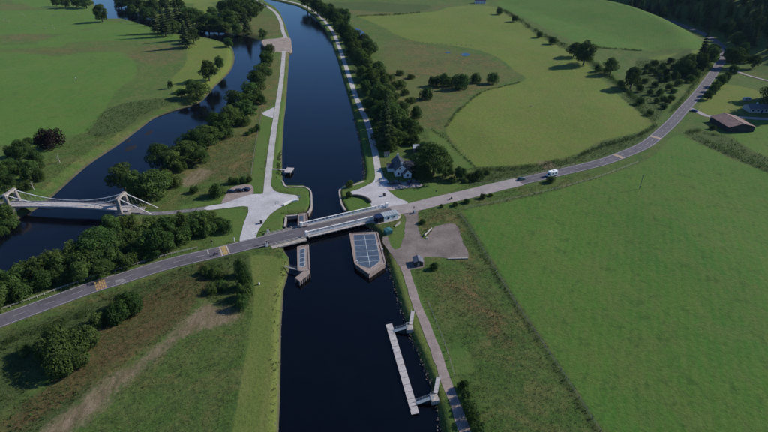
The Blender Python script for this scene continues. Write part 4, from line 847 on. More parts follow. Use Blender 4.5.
# outer footway on brackets along the near side, widening into the control-room platform
MB().box(1.0, BL_*0.73, -5.35, -4.1, -0.05, 0.12).obj('footway', M['pontoon'], sb)
for i in range(int(BL_*0.73/1.75)):
    x = 1.2+i*1.75; MB().xprof([(x-.12, -0.06), (x+.12, -0.06), (x+.12, -0.75), (x-.12, -0.75)], -5.2, -3.4).obj('bracket', M['steel'], sb)
MB().tube((1, -5.3, 1.1), (BL_*0.73, -5.3, 1.1), 0.035).obj('footway_rail', M['steel'], sb)
for i in range(12): MB().tube((1.1+i*BL_*0.72/11, -5.3, 0.1), (1.1+i*BL_*0.72/11, -5.3, 1.1), 0.03).obj('footway_rail_post', M['steel'], sb)
plat = [(BL_*.70, -4.15), (BL_*.72, -6.6), (BL_*.76, -8.3), (BL_*.97, -8.3), (BL_*1.03, -6.6), (BL_*1.04, -4.15)]
MB().prism(plat, -0.45, 0.13).obj('platform', M['stone_l'], sb)
MB().prism([(x*1.0, y*0.97) for x, y in plat], -1.6, -0.46).obj('platform_base', M['steel'], sb)
MB().tube((BL_*.84, -1, -4.5), (BL_*.84, -1, -1.2), 3.2, n=20).obj('pivot_pier', M['stone'], sb)
# deck-end abutments and the short fixed approach span on the left
A0 = G(268,240.2,0); hd2, L2 = frame(A0, W0)
ap = empty('approach_span', (A0.x, A0.y, 0), hd2, label='short grey approach span with low stone parapets left of the swing bridge', cat='bridge')
MB().box(-0.5, L2-0.1, -4.4, 4.4, -0.6, 0.10).obj('span_deck', M['stone'], ap)
for s, h in ((-4.65, 0.85), (4.65, 0.6)):
    MB().box(-0.5, L2-.1, s-.22, s+.22, -0.6, h*0.6).obj('parapet', M['stone_l'], ap)
    n = int(L2/1.8)
    for i in range(n+1): MB().box(i*L2/n-.16, i*L2/n+.16, s-.16, s+.16, h*0.6, h+.25).obj('parapet_post', M['stone_l'], ap)
    MB().tube((0, s, h+.2), (L2-.2, s, h+.2), 0.05).obj('rail', M['steel'], ap)
for s in (-6.0,): MB().box(0, L2-.4, s-.9, s+1.05, -0.5, 0.05).obj('side_walk', M['stone_l'], ap)

# ---- control room on the bridge platform
c0 = Vector((BL_*.735, -7.55)); cr_o = Matrix.Rotation(hd, 4, 'Z') @ Vector((c0.x, c0.y, 0)) + Vector((W0.x, W0.y, 0))
cr = empty('control_room', (cr_o.x, cr_o.y, 0.14), hd, label='white control room with grey roof and dark glazed end on the bridge platform', cat='building')
CL, CW_, CHH = 10.6, 3.5, 2.7
MB().box(3.6, CL, 0, CW_, 0, CHH).obj('wall', M['white'], cr)
MB().prism([(0.0, 1.0), (0.9, 0.05), (3.58, 0.05), (3.58, CW_-.05), (0.9, CW_-.05), (0, CW_-1)], 0.0, CHH-.1).obj('glazed_bay', M['glass'], cr)
MB().prism([(-.15, 0.9), (0.8, -.15), (3.75, -.15), (3.75, CW_+.15), (0.8, CW_+.15), (-.15, CW_-.9)], CHH-.12, CHH+.08).obj('bay_roof', M['car_navy'], cr)
for x, y in ((0.9, 0.02), (2.2, 0.02), (0.02, 1.0), (0.02, CW_-1)): MB().box(x-.05, x+.05, y-.05, y+.05, 0, CHH-.1).obj('mullion', M['dark'], cr)
rf_ = MB().xprof([(3.5, CHH), (CL+.25, CHH), (CL+.25, CHH+.18), (3.5, CHH+.18)], -.2, CW_+.2).obj('roof', M['roofgrey'], cr)
for i in range(6): MB().box(4+i*1.15, 4.06+i*1.15, -.15, CW_+.15, CHH+.181, CHH+.23).obj('roof_seam', M['steel'], rf_)
for x in (5.2, 8.0):
    wv = MB().box(x, x+1.1, -.05, -.01, 1.1, 1.9).obj('window', M['glass'], cr); MB().box(x-.08, x+1.18, -.08, -.052, 1.0, 1.08).obj('sill', M['white'], wv)
MB().box(CL+.01, CL+.06, 1.2, 2.1, 0, 2.05).obj('door', M['steel'], cr)

# ---- storage container and wing wall by the bridge
p = G(388.5,233.5); sc = empty('storage_container', (p.x, p.y, 0), hd+0.1, label='teal metal storage container below the control room', cat='container')
MB().box(-1.5, 1.5, -.9, 1.6, 0.02, 1.7).obj('body', M['teal'], sc, bevel=0.04)
MB().xprof([(-1.6, 1.705), (1.6, 1.705), (1.6, 1.8), (0, 2.15), (-1.6, 1.8)], -1.0, 1.7).obj('lid', M['teal'], sc)
for i in range(6): MB().box(-1.3+i*.5, -1.2+i*.5, -.96, -.9, 0.2, 1.6).obj('rib', M['teal'], sc)
p = G(394.8,227); q = G(400,223.5); h3, l3 = frame(p, q); ww = empty('wing_wall', (p.x, p.y, 0), h3, label='pale sloping wing wall at the right end of the bridge', cat='wall')
MB().xprof([(0, -.3), (l3, -.3), (l3, 1.0), (0, 0.3)], -.2, .2).obj('wall_body', M['stone_l'], ww); MB().xprof([(0, 0.31), (l3, 1.01), (l3, 1.12), (0, 0.42)], -.28, .28).obj('coping', M['stone_l'], ww)

# ---- traffic barriers at the bridge ends
def barrier(px, py, label, rz, arm, cabz=1.3):
    p = G(px, py); b_ = empty('traffic_barrier', (p.x, p.y, 0.06), rz, label=label, cat='barrier', group='barriers at the bridge ends')
    MB().box(-.5, .5, -.4, .4, 0, cabz).obj('cabinet', M['white'], b_, bevel=0.05); MB().box(-.55, .55, -.45, .45, cabz+.005, cabz+.1).obj('cap', M['steel'], b_)
    MB().beam((0.3, -.55, 1.0), (arm, -.55, 1.05), 0.16, 0.2).obj('boom', M['dark'], b_)
    MB().box(-1.2, -.5, -.7, -.4, 0.75, 1.25).obj('counterweight', M['dark'], b_)
    MB().tube((0, .7, 0), (0, .7, 3.0), 0.06).obj('signal_post', M['steel'], b_); MB().box(-.16, .16, .58, .84, 2.2, 3.2).obj('signal_head', M['dark'], b_)
barrier(268.3,233.2,'white barrier cabinet on the upper roadside left of the bridge', hd2+math.pi, 5.5)
barrier(267,246.3,'white barrier cabinet on the lower roadside left of the bridge', hd2+math.pi, 5.0, 1.8)
barrier(397.5,217.5,'white barrier cabinet right of the control room', hd, 0.9)
barrier(414.5,213.3,'white barrier cabinet at the mouth of the gravel yard', hd, 4.5)

# ---- the stone suspension bridge over the river
SZ = 1.0
A1, B1 = G(14.2,204.3,SZ), G(124,208.2,SZ); hs_, SL = frame(A1, B1)
su = empty('suspension_bridge', (A1.x, A1.y, SZ), hs_, label='old suspension bridge with stone portals and white chains over the river', cat='bridge')
def dz_(x): return 0.9*math.sin(math.pi*min(max(x/SL, 0), 1))
n = 30
vs = []; fs = []
for i in range(n+1):
    x = -3+(SL+6)*i/n; z = dz_(x)
    for y, zz in ((-2.5, z-.4), (-2.5, z), (2.5, z), (2.5, z-.4)): vs.append((x, y, zz))
    if i: o = 4*i; fs += [(o-4, o, o+1, o-3), (o-3, o+1, o+2, o-2), (o-2, o+2, o+3, o-1), (o-1, o+3, o, o-4)]
MB().add(vs, fs).obj('deck', M['pontoon'], su)
for s in (-1, 1):
    MB().add([v for i in range(n+1) for v in ((-3+(SL+6)*i/n, s*2.5-.07, dz_(-3+(SL+6)*i/n)-.42), (-3+(SL+6)*i/n, s*2.5-.07, dz_(-3+(SL+6)*i/n)+.28), (-3+(SL+6)*i/n, s*2.5+.07, dz_(-3+(SL+6)*i/n)+.28), (-3+(SL+6)*i/n, s*2.5+.07, dz_(-3+(SL+6)*i/n)-.42))],
        [f for i in range(1, n+1) for f in ((4*i-4, 4*i, 4*i+1, 4*i-3), (4*i-3, 4*i+1, 4*i+2, 4*i-2), (4*i-2, 4*i+2, 4*i+3, 4*i-1))]).obj('edge_beam', M['pontoon'], su)
    r_ = MB()
    for i in range(n):
        xa, xb = SL*i/n, SL*(i+1)/n; r_.tube((xa, s*2.45, dz_(xa)+1.15), (xb, s*2.45, dz_(xb)+1.15), 0.05, n=5, cap=False); r_.tube((xa, s*2.45, dz_(xa)), (xa, s*2.45, dz_(xa)+1.15), 0.03, n=4, cap=False)
    r_.obj('handrail', M['pontoon'], su)
TH = 6.6
for k, tx in enumerate((0.0, SL)):
    for s in (-1, 1):
        tw = MB()
        b0 = [(tx-.95, s*3.4-.75), (tx+.95, s*3.4-.75), (tx+.95, s*3.4+.75), (tx-.95, s*3.4+.75)]
        t0 = [(tx-.62, s*3.15-.5), (tx+.62, s*3.15-.5), (tx+.62, s*3.15+.5), (tx-.62, s*3.15+.5)]
        tw.add([(x, y, -.5) for x, y in b0]+[(x, y, TH-.6) for x, y in t0], [(3,2,1,0),(4,5,6,7),(0,1,5,4),(1,2,6,5),(2,3,7,6),(3,0,4,7)])
        tw.obj('portal_pier', M['stone'], su)
    # lintel with an arched underside
    arc = [(-2.5, TH-2.2)]+[(-2.35*math.cos(math.pi*i/10), TH-2.3+1.55*math.sin(math.pi*i/10)) for i in range(11)]+[(2.5, TH-2.2), (2.5, TH-.62), (-2.5, TH-.62)]
    m_ = MB().xprof(arc, -0.55, 0.55); m_.v = [(tx-y, x, z) for x, y, z in m_.v]; m_.obj('arch', M['stone'], su)
    MB().box(tx-.78, tx+.78, -3.85, 3.85, TH-.59, TH-.1).obj('cornice', M['stone_l'], su); MB().box(tx-.6, tx+.6, -3.6, 3.6, TH-.095, TH+.2).obj('parapet_top', M['stone'], su)
    MB().box(tx-(2.6 if k else 4.5), tx+(4.5 if k else 2.6), -4.9, 4.9, -7.0, -.52).obj('abutment', M['stone'], su)
    dr = 1 if k else -1
    MB().box(min(tx+dr*4.55, tx+dr*9), max(tx+dr*4.55, tx+dr*9), -2.7, 2.7, -1.6, -.55).obj('causeway', M['stone'], su)
for s in (-1, 1):
    pts = [(SL*i/24, s*2.75, dz_(SL*i/24)+0.7+(TH-.9)*(2*i/24-1)**2) for i in range(25)]
    ch = MB(); fa = lambda i: 0.11+0.09*abs(2*i/24-1)
    for i in range(24): ch.tube(pts[i], pts[i+1], fa(i), fa(i+1), 6, False)
    ch.obj('chain', M['white'], su)
    for i in range(1, 24):
        x, y, z = pts[i]; xe = x+(1.6 if i < 12 else -1.6 if i > 12 else 0)
        MB().tube((x, y, z), (xe, s*2.5, dz_(xe)+.1), 0.05, n=5).obj('hanger', M['steel'], su)
    for tx, dr in ((0, -1), (SL, 1)):
        a, c = Vector((tx+dr*.4, s*2.75, TH-.1)), Vector((tx+dr*15.5, s*3.0, -1.5)); MB().tube(a, c, 0.17, n=6).obj('backstay', M['white'], su)
        for i in range(1, 7):
            q = a.lerp(c, i/7.5); MB().tube(q, (q.x+dr*1.0, s*2.7, 0.0), 0.045, n=5).obj('stay_hanger', M['steel'], su)

# ---- floating pontoon with two gangways
PZ = CANAL_Z+0.55
q4 = [G(385.7,324.4,PZ), G(392,323.2,PZ), G(419.3,413,PZ), G(411.6,414.6,PZ)]
po = empty('pontoon_jetty', (q4[3].x, q4[3].y, PZ), label='long pale grey floating pontoon with two gangways in the canal', cat='jetty')
NS = 14
for i in range(NS):
    u, v_ = i/NS+0.0015, (i+1)/NS-0.0015
    MB().prism([q4[0].lerp(q4[3], u)-q4[3], q4[1].lerp(q4[2], u)-q4[3], q4[1].lerp(q4[2], v_)-q4[3], q4[0].lerp(q4[3], v_)-q4[3]], -.12, random.uniform(0.0, 0.02)).obj('deck_section', M['pontoon'], po)
    if i % 2 == 0:
        MB().prism([q4[0].lerp(q4[3], u+.01).lerp(q4[1].lerp(q4[2], u+.01), .1)-q4[3], q4[0].lerp(q4[3], u+.01).lerp(q4[1].lerp(q4[2], u+.01), .9)-q4[3], q4[0].lerp(q4[3], v_).lerp(q4[1].lerp(q4[2], v_), .9)-q4[3], q4[0].lerp(q4[3], v_).lerp(q4[1].lerp(q4[2], v_), .1)-q4[3]], -.85, -.125).obj('float', M['dark'], po)
for t_ in (0.05, 0.32, 0.62, 0.95):
    e = q4[0].lerp(q4[3], t_)-q4[3]; MB().box(e.x+.15, e.x+.3, e.y-.3, e.y+.3, 0.02, 0.22).obj('cleat', M['steel'], po)
def gangway(a_px, b_px, plat_px, rail_px, label):
    a = G(*a_px, PZ+.05); b_ = G(*b_px, 0.35); h_, l_ = frame(a, b_); rise = b_.z-a.z
    gw = empty('gangway', a, h_, label=label, cat='gangway', group='gangways to the pontoon')
    MB().beam((0, 0, 0), (l_, 0, rise), 1.2, 0.14).obj('ramp', M['roofgrey'], gw)
    for s in (-.6, .6):
        MB().tube((0, s, 1.0), (l_, s, rise+1.0), 0.04).obj('handrail', M['roofgrey'], gw); MB().tube((0, s, .55), (l_, s, rise+.55), 0.03).obj('mid_rail', M['roofgrey'], gw)
        for i in range(6): MB().tube((l_*i/5, s, rise*i/5), (l_*i/5, s, rise*i/5+1.0), 0.035).obj('rail_post', M['roofgrey'], gw)
    c = G(*plat_px, 0.3); hp = h_
    pl = empty('landing_platform', (c.x, c.y, 0), hp, label='pale landing slab on the bank at the '+label.split(' at the ')[-1], cat='platform', group='landing platforms')
    MB().box(-1.1, 1.1, -1.25, 1.25, -1.2, 0.34).obj('slab', M['stone_l'], pl, bevel=0.04)
    for s in (-1.2, 1.2):
        for x in (-1.0, 0, 1.0): MB().tube((x, s, .34), (x, s, 1.4), 0.035).obj('rail_post', M['white'], pl)
        MB().tube((-1.0, s, 1.4), (1.0, s, 1.4), 0.04).obj('handrail', M['white'], pl)
    d = G(*rail_px[0], 0.2); e = G(*rail_px[1], 0.2); h4, l4 = frame(d, e)
    rl = empty('ramp_railing', (d.x, d.y, 0.05), h4, label='pale stepped ramp with rails on the bank above the '+label.split(' at the ')[-1]+' landing', cat='railing', group='ramp railings')
    MB().box(0, l4, -.55, .55, 0.02, 0.16).obj('ramp', M['pontoon'], rl)
    for s in (-.55, .55):
        MB().tube((0, s, 1.1), (l4, s, 1.1), 0.045).obj('handrail', M['roofgrey'], rl)
        for i in range(5): MB().tube((l4*i/4, s, .1), (l4*i/4, s, 1.1), 0.04).obj('rail_post', M['roofgrey'], rl)
gangway((393.8,330.8), (408,326.8), (409.5,327.2), ((411,324),(413,311)), 'sloping metal gangway at the upper end of the pontoon')
gangway((416.5,403), (433,396.8), (434.5,397.5), ((435.8,393),(438.5,377)), 'sloping metal gangway at the lower end of the pontoon')
# ---- small jetty by the left towpath
a, c = G(272.5,169.2,0), G(285.5,170.6,-.3); h_, l_ = frame(a, c)
sj = empty('small_jetty', (a.x, a.y, 0.05), h_, label='small pale jetty platform by the left towpath', cat='jetty')
MB().box(0, l_, -.5, .5, -.12, 0.06).obj('walkway', M['pontoon'], sj)
for i in range(5): MB().box(l_+i*.78+.01, l_+(i+1)*.78-.01, -3.0, 3.0, -.2, 0.05+0.01*(i % 2)).obj('deck_plank', M['pontoon'], sj)
for x in (l_+.4, l_+3.5):
    for y in (-2.7, 2.7): MB().tube((x, y, -4), (x, y, 0.55), 0.13).obj('pile', M['timber'], sj)

# ---- low curved walls at the forecourts
def curved_wall(px, wd, h, mat, label):
    P = catmull(GP(px), 0.9); r_ = empty('curved_wall', (P[0].x, P[0].y, 0.0), label=label, cat='wall'); nrm = offsets(P); vs = []; fs = []; vs2 = []
    for i, (p, n_) in enumerate(zip(P, nrm)):
        p = p-P[0]
        vs += [(p.x-n_.x*wd, p.y-n_.y*wd, -.1), (p.x-n_.x*wd, p.y-n_.y*wd, h), (p.x+n_.x*wd, p.y+n_.y*wd, h), (p.x+n_.x*wd, p.y+n_.y*wd, -.1)]
        vs2 += [(p.x-n_.x*(wd+.08), p.y-n_.y*(wd+.08), h+.005), (p.x-n_.x*(wd+.08), p.y-n_.y*(wd+.08), h+.1), (p.x+n_.x*(wd+.08), p.y+n_.y*(wd+.08), h+.1), (p.x+n_.x*(wd+.08), p.y+n_.y*(wd+.08), h+.005)]
        if i: o = 4*i; fs += [(o-4, o, o+1, o-3), (o-3, o+1, o+2, o-2), (o-2, o+2, o+3, o-1), (o-1, o+3, o, o-4)]
    e = 4*(len(P)-1); fs += [(0, 1, 2, 3), (e+3, e+2, e+1, e)]
    MB().add(vs, fs).obj('wall_body', M[mat], r_); MB().add(vs2, fs).obj('coping', M[mat], r_)
curved_wall([(284,205.8),(287.5,203.8),(292,202),(297.5,201)], 0.28, 0.75, 'white', 'low white curved wall at the edge of the left forecourt')
curved_wall([(351.5,196.6),(357,196.6),(363,197.8),(368,200),(371,203.2)], 0.35, 0.95, 'stone_d', 'curved stone wall at the edge of the right forecourt, coloured dark for shadow')  # dark colour stands in for shadow on this wall; its pair is lit

# ---- bins, boards, posts
def bin_(px, py, label):
    p = G(px, py); b_ = empty('litter_bin', (p.x, p.y, 0.06), 0.2, label=label, cat='bin'); MB().box(-.55, .55, -.5, .5, 0, 1.25).obj('body', M['dark'], b_, bevel=0.06); MB().box(-.6, .6, -.55, .55, 1.255, 1.4).obj('lid', M['dark'], b_, bevel=0.05)
bin_(261.5, 223.5, 'black litter bin on the pale left forecourt'); bin_(384.2, 196.2, 'black litter bin on the pale right forecourt')
def board(px, py, label, rz, mat='blue'):
    p = G(px, py); b_ = empty('information_board', (p.x, p.y, 0.05), rz, label=label, cat='sign')
    for x in (-.6, .6): MB().box(x-.05, x+.05, -.05, .05, 0, 1.5).obj('leg', M['post'], b_)
    MB().box(-.8, .8, -.12, -.055, 0.75, 1.75).obj('panel', M[mat], b_); MB().box(-.68, .68, -.13, -.121, 0.87, 1.63).obj('face', M['white'], b_)
board(277, 204.8, 'small information board on the left forecourt', 0.5); board(299.3, 198.8, 'information board at the tip of the left forecourt', -0.3)
def sign(px, py, label, h=2.8, rz=0.0, rd=0.42):
    p = G(px, py); b_ = empty('road_sign', (p.x, p.y, 0.0), rz, label=label, cat='sign'); MB().tube((0, 0, 0), (0, 0, h), 0.05).obj('pole', M['steel'], b_); MB().tube((0, -.03, h-.3), (0, -.06, h-.3), rd, n=14).obj('sign_plate', M['dark'], b_)
sign(213, 247.3, 'round road sign on the grass left of the forecourt, seen from behind', 3.4)
sign(436, 195.3, 'round road sign on the grass right of the right forecourt', 2.6)
def marker(px, py, label, h=1.2, mat='white', r=0.16):
    p = GT(px, py); b_ = empty('marker_post', (p.x, p.y, p.z), label=label, cat='post'); MB().box(-r, r, -r, r, -.2, h).obj('shaft', M[mat], b_, bevel=0.03); MB().box(-r-.02, r+.02, -r-.02, r+.02, h+.002, h+.08).obj('cap', M['steel'], b_)
marker(234.5, 241.5, 'white marker post on the verge just left of the forecourt mouth', 2.0); marker(259.4, 284.4, 'white marker post on the mown canal strip', 0.9, r=.25); marker(76, 79, 'tiny white post in the middle of the left green field', 1.6, r=.15)
# white gate across the shaded towpath
a, c = G(369.6,142), G(375,141); h_, l_ = frame(a, c); gt = empty('path_gate', (a.x, a.y, 0.08), h_, label='white bar gate across the shaded towpath near the cottage', cat='gate')
MB().beam((0, 0, 1.0), (l_, 0, 1.0), .12, .2).obj('bar', M['white'], gt)
for x in (0, l_): MB().box(x-.12, x+.12, -.12, .12, 0, 1.25).obj('gate_post', M['white'], gt)
# leaning pale log, concrete beam
p = G(424.5,236.8); q = G(431.8,230.5); h_, l_ = frame(p, q); lg = empty('timber_log', (p.x, p.y, 0.05), h_, label='pale weathered log propped on dark stumps at the gravel yard edge', cat='log')
MB().tube((0, 0, .75), (l_, .1, 1.15), .34, .26, 9).obj('log', M['deadwood'], lg, smooth=False)
for x in (.8, l_*.45, l_-.8): MB().tube((x, 0, 0), (x, 0, .62+x/l_*.3), .32, .28, 8).obj('stump', M['black_wood'], lg)
p = G(426.8,238.5); MB().prism([(p.x-.6, p.y-.3), (p.x+.5, p.y-.5), (p.x+.7, p.y+.4), (p.x-.3, p.y+.6)], -.05, .55).obj('boulder', M['stone_l'], label='pale boulder beside the propped log', cat='boulder', bevel=0.15)
p = G(447.5,259.3); q = G(468,258.8); h_, l_ = frame(p, q); bm_ = empty('barrier_beam', (p.x, p.y, 0.05), h_, label='long pale timber beam along the lower edge of the gravel yard', cat='beam')
for i in range(3): MB().box(l_*i/3+.03, l_*(i+1)/3-.03, -.2, .2, .12, .5).obj('beam_length', M['deadwood'], bm_, bevel=.03)
for i in range(4): MB().box(min(max(l_*i/3-.2, 0), l_-.4), min(max(l_*i/3+.2, .4), l_), -.25, .25, -.05, .115).obj('bearer', M['post'], bm_)
# ---- black hut
p = G(418.6,266.3); ht = empty('hut', (p.x, p.y, 0.03), R(6), label='small black hut with grey pitched roof on the gravel yard', cat='hut')
HW, HL, HE, HR = 1.75, 3.6, 1.9, 2.75
MB().xprof([(-HW, 0), (HW, 0), (HW, HE), (0, HR), (-HW, HE)], 0, HL).obj('wall', M['black_wood'], ht)
for s in (-1, 1):
    m_ = MB(); a = Vector((s*(HW+.2), 0, HE-.1)); d = Vector((0, 0, HR+.03)); m_.add([(a.x, -.2, a.z), (d.x, -.2, d.z), (d.x, HL+.2, d.z), (a.x, HL+.2, a.z), (a.x, -.2, a.z+.09), (d.x, -.2, d.z+.09), (d.x, HL+.2, d.z+.09), (a.x, HL+.2, a.z+.09)], [(0,1,2,3),(7,6,5,4),(0,4,5,1),(1,5,6,2),(2,6,7,3),(3,7,4,0)]); m_.obj('roof_slope', M['felt'], ht)
MB().box(-.5, .4, -.05, -.005, 0, 1.75).obj('door', M['timber'], ht)
for s in (-1, 1): MB().box(s*.9-.06, s*.9+.06, -.035, -.004, 0, 1.95).obj('batten', M['black_wood'], ht)

# ---- houses and barns
def gable_block(root, x0, x1, y0, y1, eave, ridge, wall, roof, along_y=True, over=.3, z0=0.0, tag=''):
    cx, cy = (x0+x1)/2, (y0+y1)/2
    if along_y:
        MB().xprof([(x0, z0), (x1, z0), (x1, eave), (cx, ridge), (x0, eave)], y0, y1).obj('wall', wall, root); T = lambda u, v_, z: (u, v_, z); ha, lo, hi = (x1-x0)/2, y0, y1; c = cx
    else:
        m_ = MB().xprof([(y0, z0), (y1, z0), (y1, eave), (cy, ridge), (y0, eave)], x0, x1); m_.v = [(y, x, z) for x, y, z in m_.v]; m_.f = [f[::-1] for f in m_.f]; m_.obj('wall', wall, root); T = lambda u, v_, z: (v_, u, z); ha, lo, hi = (y1-y0)/2, x0, x1; c = cy
    sl_ = (ridge-eave)/ha; rr = []
    for s in (-1, 1):
        a = (c+s*(ha+over), eave-sl_*over+.03); d = (c, ridge+.03)
        vs = [T(a[0], lo-over, a[1]), T(d[0], lo-over, d[1]), T(d[0], hi+over, d[1]), T(a[0], hi+over, a[1])]; vs += [(x, y, z+.16) for x, y, z in vs]
        rr.append(MB().add(vs, [(0,1,2,3),(7,6,5,4),(0,4,5,1),(1,5,6,2),(2,6,7,3),(3,7,4,0)]).obj('roof', roof, root))
    m_ = MB().beam(T(c, lo-over, ridge+.2), T(c, hi+over, ridge+.2), .25, .12).obj('ridge', roof, root); return rr
def window(root, x, y, z, wd, h, face='y'):
    if face == 'y': f = MB().box(x-wd/2-.07, x+wd/2+.07, y-.05, y-.004, z-.07, z+h+.07).obj('window', M['white'], root); MB().box(x-wd/2, x+wd/2, y-.07, y-.052, z, z+h).obj('pane', M['glass'], f)
    else: f = MB().box(x-.05, x-.004, y-wd/2-.07, y+wd/2+.07, z-.07, z+h+.07).obj('window', M['white'], root); MB().box(x-.07, x-.052, y-wd/2, y+wd/2, z, z+h).obj('pane', M['glass'], f)
p = G(401.5,176.3); ct = empty('cottage', (p.x, p.y, 0.0), R(9), label='white lock cottage with dark slate roofs and chimneys beside the right towpath', cat='house')
gable_block(ct, -3.3, 3.3, 0, 12.5, 3.4, 6.4, M['wall'], M['slate'])
gable_block(ct, 0.9, 4.7, -2.6, 4, 2.5, 4.5, M['wall'], M['slate'], over=.28)
gable_block(ct, 3.31, 10.5, 5.2, 10.2, 2.7, 4.7, M['wall'], M['slate'], along_y=False)
gable_block(ct, -6.2, -3.31, 6.0, 10.0, 2.3, 3.9, M['wall'], M['slate'], along_y=False)
for x, y, zb in ((0, .7, 5.6), (0, 11.7, 5.6), (9.8, 7.7, 4.0)):
    cc = MB().box(x-.45, x+.45, y-.4, y+.4, zb, zb+2.1).obj('chimney', M['wall'], ct)
    for s in (-.2, .2): MB().tube((x+s, y, zb+2.1), (x+s, y, zb+2.55), .12, .1, 8).obj('chimney_pot', M['rust'], cc)
window(ct, -1.6, 0, 1.0, .9, 1.3); window(ct, -.9, 0, 3.9, .8, 1.0); window(ct, 2.8, -2.6, .95, 1.0, 1.4); window(ct, 8, 5.2, 1.0, .9, 1.1); window(ct, 6, 5.2, 1.0, .9, 1.1)
for y in (2.5, 5, 11): window(ct, -3.3, y, 1.0, .9, 1.2, 'x')
window(ct, 0.9, -1.3, 1.0, .8, 1.1, 'x'); MB().box(-.2, .65, -.06, -.004, 0, 2.0).obj('door', M['car_navy'], ct)
p = G(413.5,152.5); sh = empty('outbuilding', (p.x, p.y, 0), R(6), label='grey-roofed outbuilding behind the white cottage', cat='shed')
gable_block(sh, 0, 6.5, 0, 5, 2.4, 3.6, M['timber'], M['roofgrey'], along_y=False); MB().box(1, 3, -.06, -.004, 0, 2).obj('door', M['black_wood'], sh); window(sh, 4.8, 0, 1, .9, .9)
p = G(408.5,166); sh = empty('lean_to_shed', (p.x, p.y, 0), R(8), label='low dark lean-to shed right of the white cottage', cat='shed')
gable_block(sh, 1.5, 6.2, 0, 3.2, 1.9, 2.7, M['black_wood'], M['felt'], along_y=False); MB().box(3, 4, -.06, -.004, 0, 1.8).obj('door', M['timber'], sh)
p = G(384.6,157.3); sh = empty('garden_shed', (p.x, p.y, 0), R(5), label='small cream garden shed by the towpath left of the cottage', cat='shed')
gable_block(sh, 0, 2.8, 0, 2.6, 1.9, 2.6, M['cream'], M['slate'], along_y=False, over=.12); MB().box(.4, 1.2, -.05, -.004, 0, 1.7).obj('door', M['timber'], sh); window(sh, 2.1, 0, .9, .7, .7)
# rusty barn
a, bq, c = G(709,121.5), G(727.5,132.6), G(746.5,128.2); d = (a-bq); rz = math.atan2(d.y, d.x)-math.pi/2
bn = empty('barn', (bq.x, bq.y, 0), rz, label='dark barn with rusty red sheet roof beside the driveway', cat='barn')
BLn = d.length; BWd = abs((c-bq).dot(Vector((math.cos(rz), math.sin(rz), 0))))
gable_block(bn, 0, BWd, 0, BLn, 3.4, 5.6, M['black_wood'], M['rust'], over=.35)
MB().box(BWd*.35, BWd*.65, -.08, -.004, 0, 3.0).obj('barn_door', M['dark'], bn)
for i in range(9): MB().box(-.05, -.006, BLn*(i+.5)/9-.1, BLn*(i+.5)/9+.1, 0, 3.2).obj('wall_post', M['black_wood'], bn)
# bungalow at the right edge
p = G(749,112.6); bg_ = empty('bungalow', (p.x, p.y, 0), R(-3), label='long grey bungalow with grey roof at the right edge', cat='house')
gable_block(bg_, 0, 24, 0, 8.5, 2.7, 4.6, M['harl'], M['felt'], along_y=False)
for x in (2.2, 5.5, 11, 15, 20): window(bg_, x, 0, .9, 1.4, 1.2)
MB().box(7.8, 8.8, -.06, -.004, 0, 2.0).obj('door', M['car_blue'], bg_); cc = MB().box(6, 6.9, 4.6, 5.2, 4.0, 5.7).obj('chimney', M['wall'], bg_)
p = G(744,101.3); cv = empty('caravan', (p.x, p.y, 0), R(5), label='pale blue caravan parked beyond the bungalow', cat='caravan')
MB().xprof([(0, .5), (5.2, .5), (5.4, 1.4), (5.0, 2.4), (.4, 2.5), (-.1, 1.5)], 0, 2.2).obj('body', M['roofgrey'], cv, bevel=.1)
for x in (1, 3): MB().box(x, x+1.1, -.03, -.004, 1.4, 2.0).obj('window', M['glass'], cv)
MB().tube((2.6, .1, .35), (2.6, .35, .35), .33, n=12).obj('wheel', M['tyre'], cv)
# far house among the trees at the top
p = GT(480,3.5); fh = empty('farmhouse', p, R(-10), label='far dark-roofed farmhouse at the top above the yellow field', cat='house')
gable_block(fh, -8, 8, 0, 8, 3.2, 5.8, M['wall'], M['slate'], along_y=False, z0=-2)
for x in (-5, -2, 3, 6): window(fh, x, 0, 1, 1, 1.2)

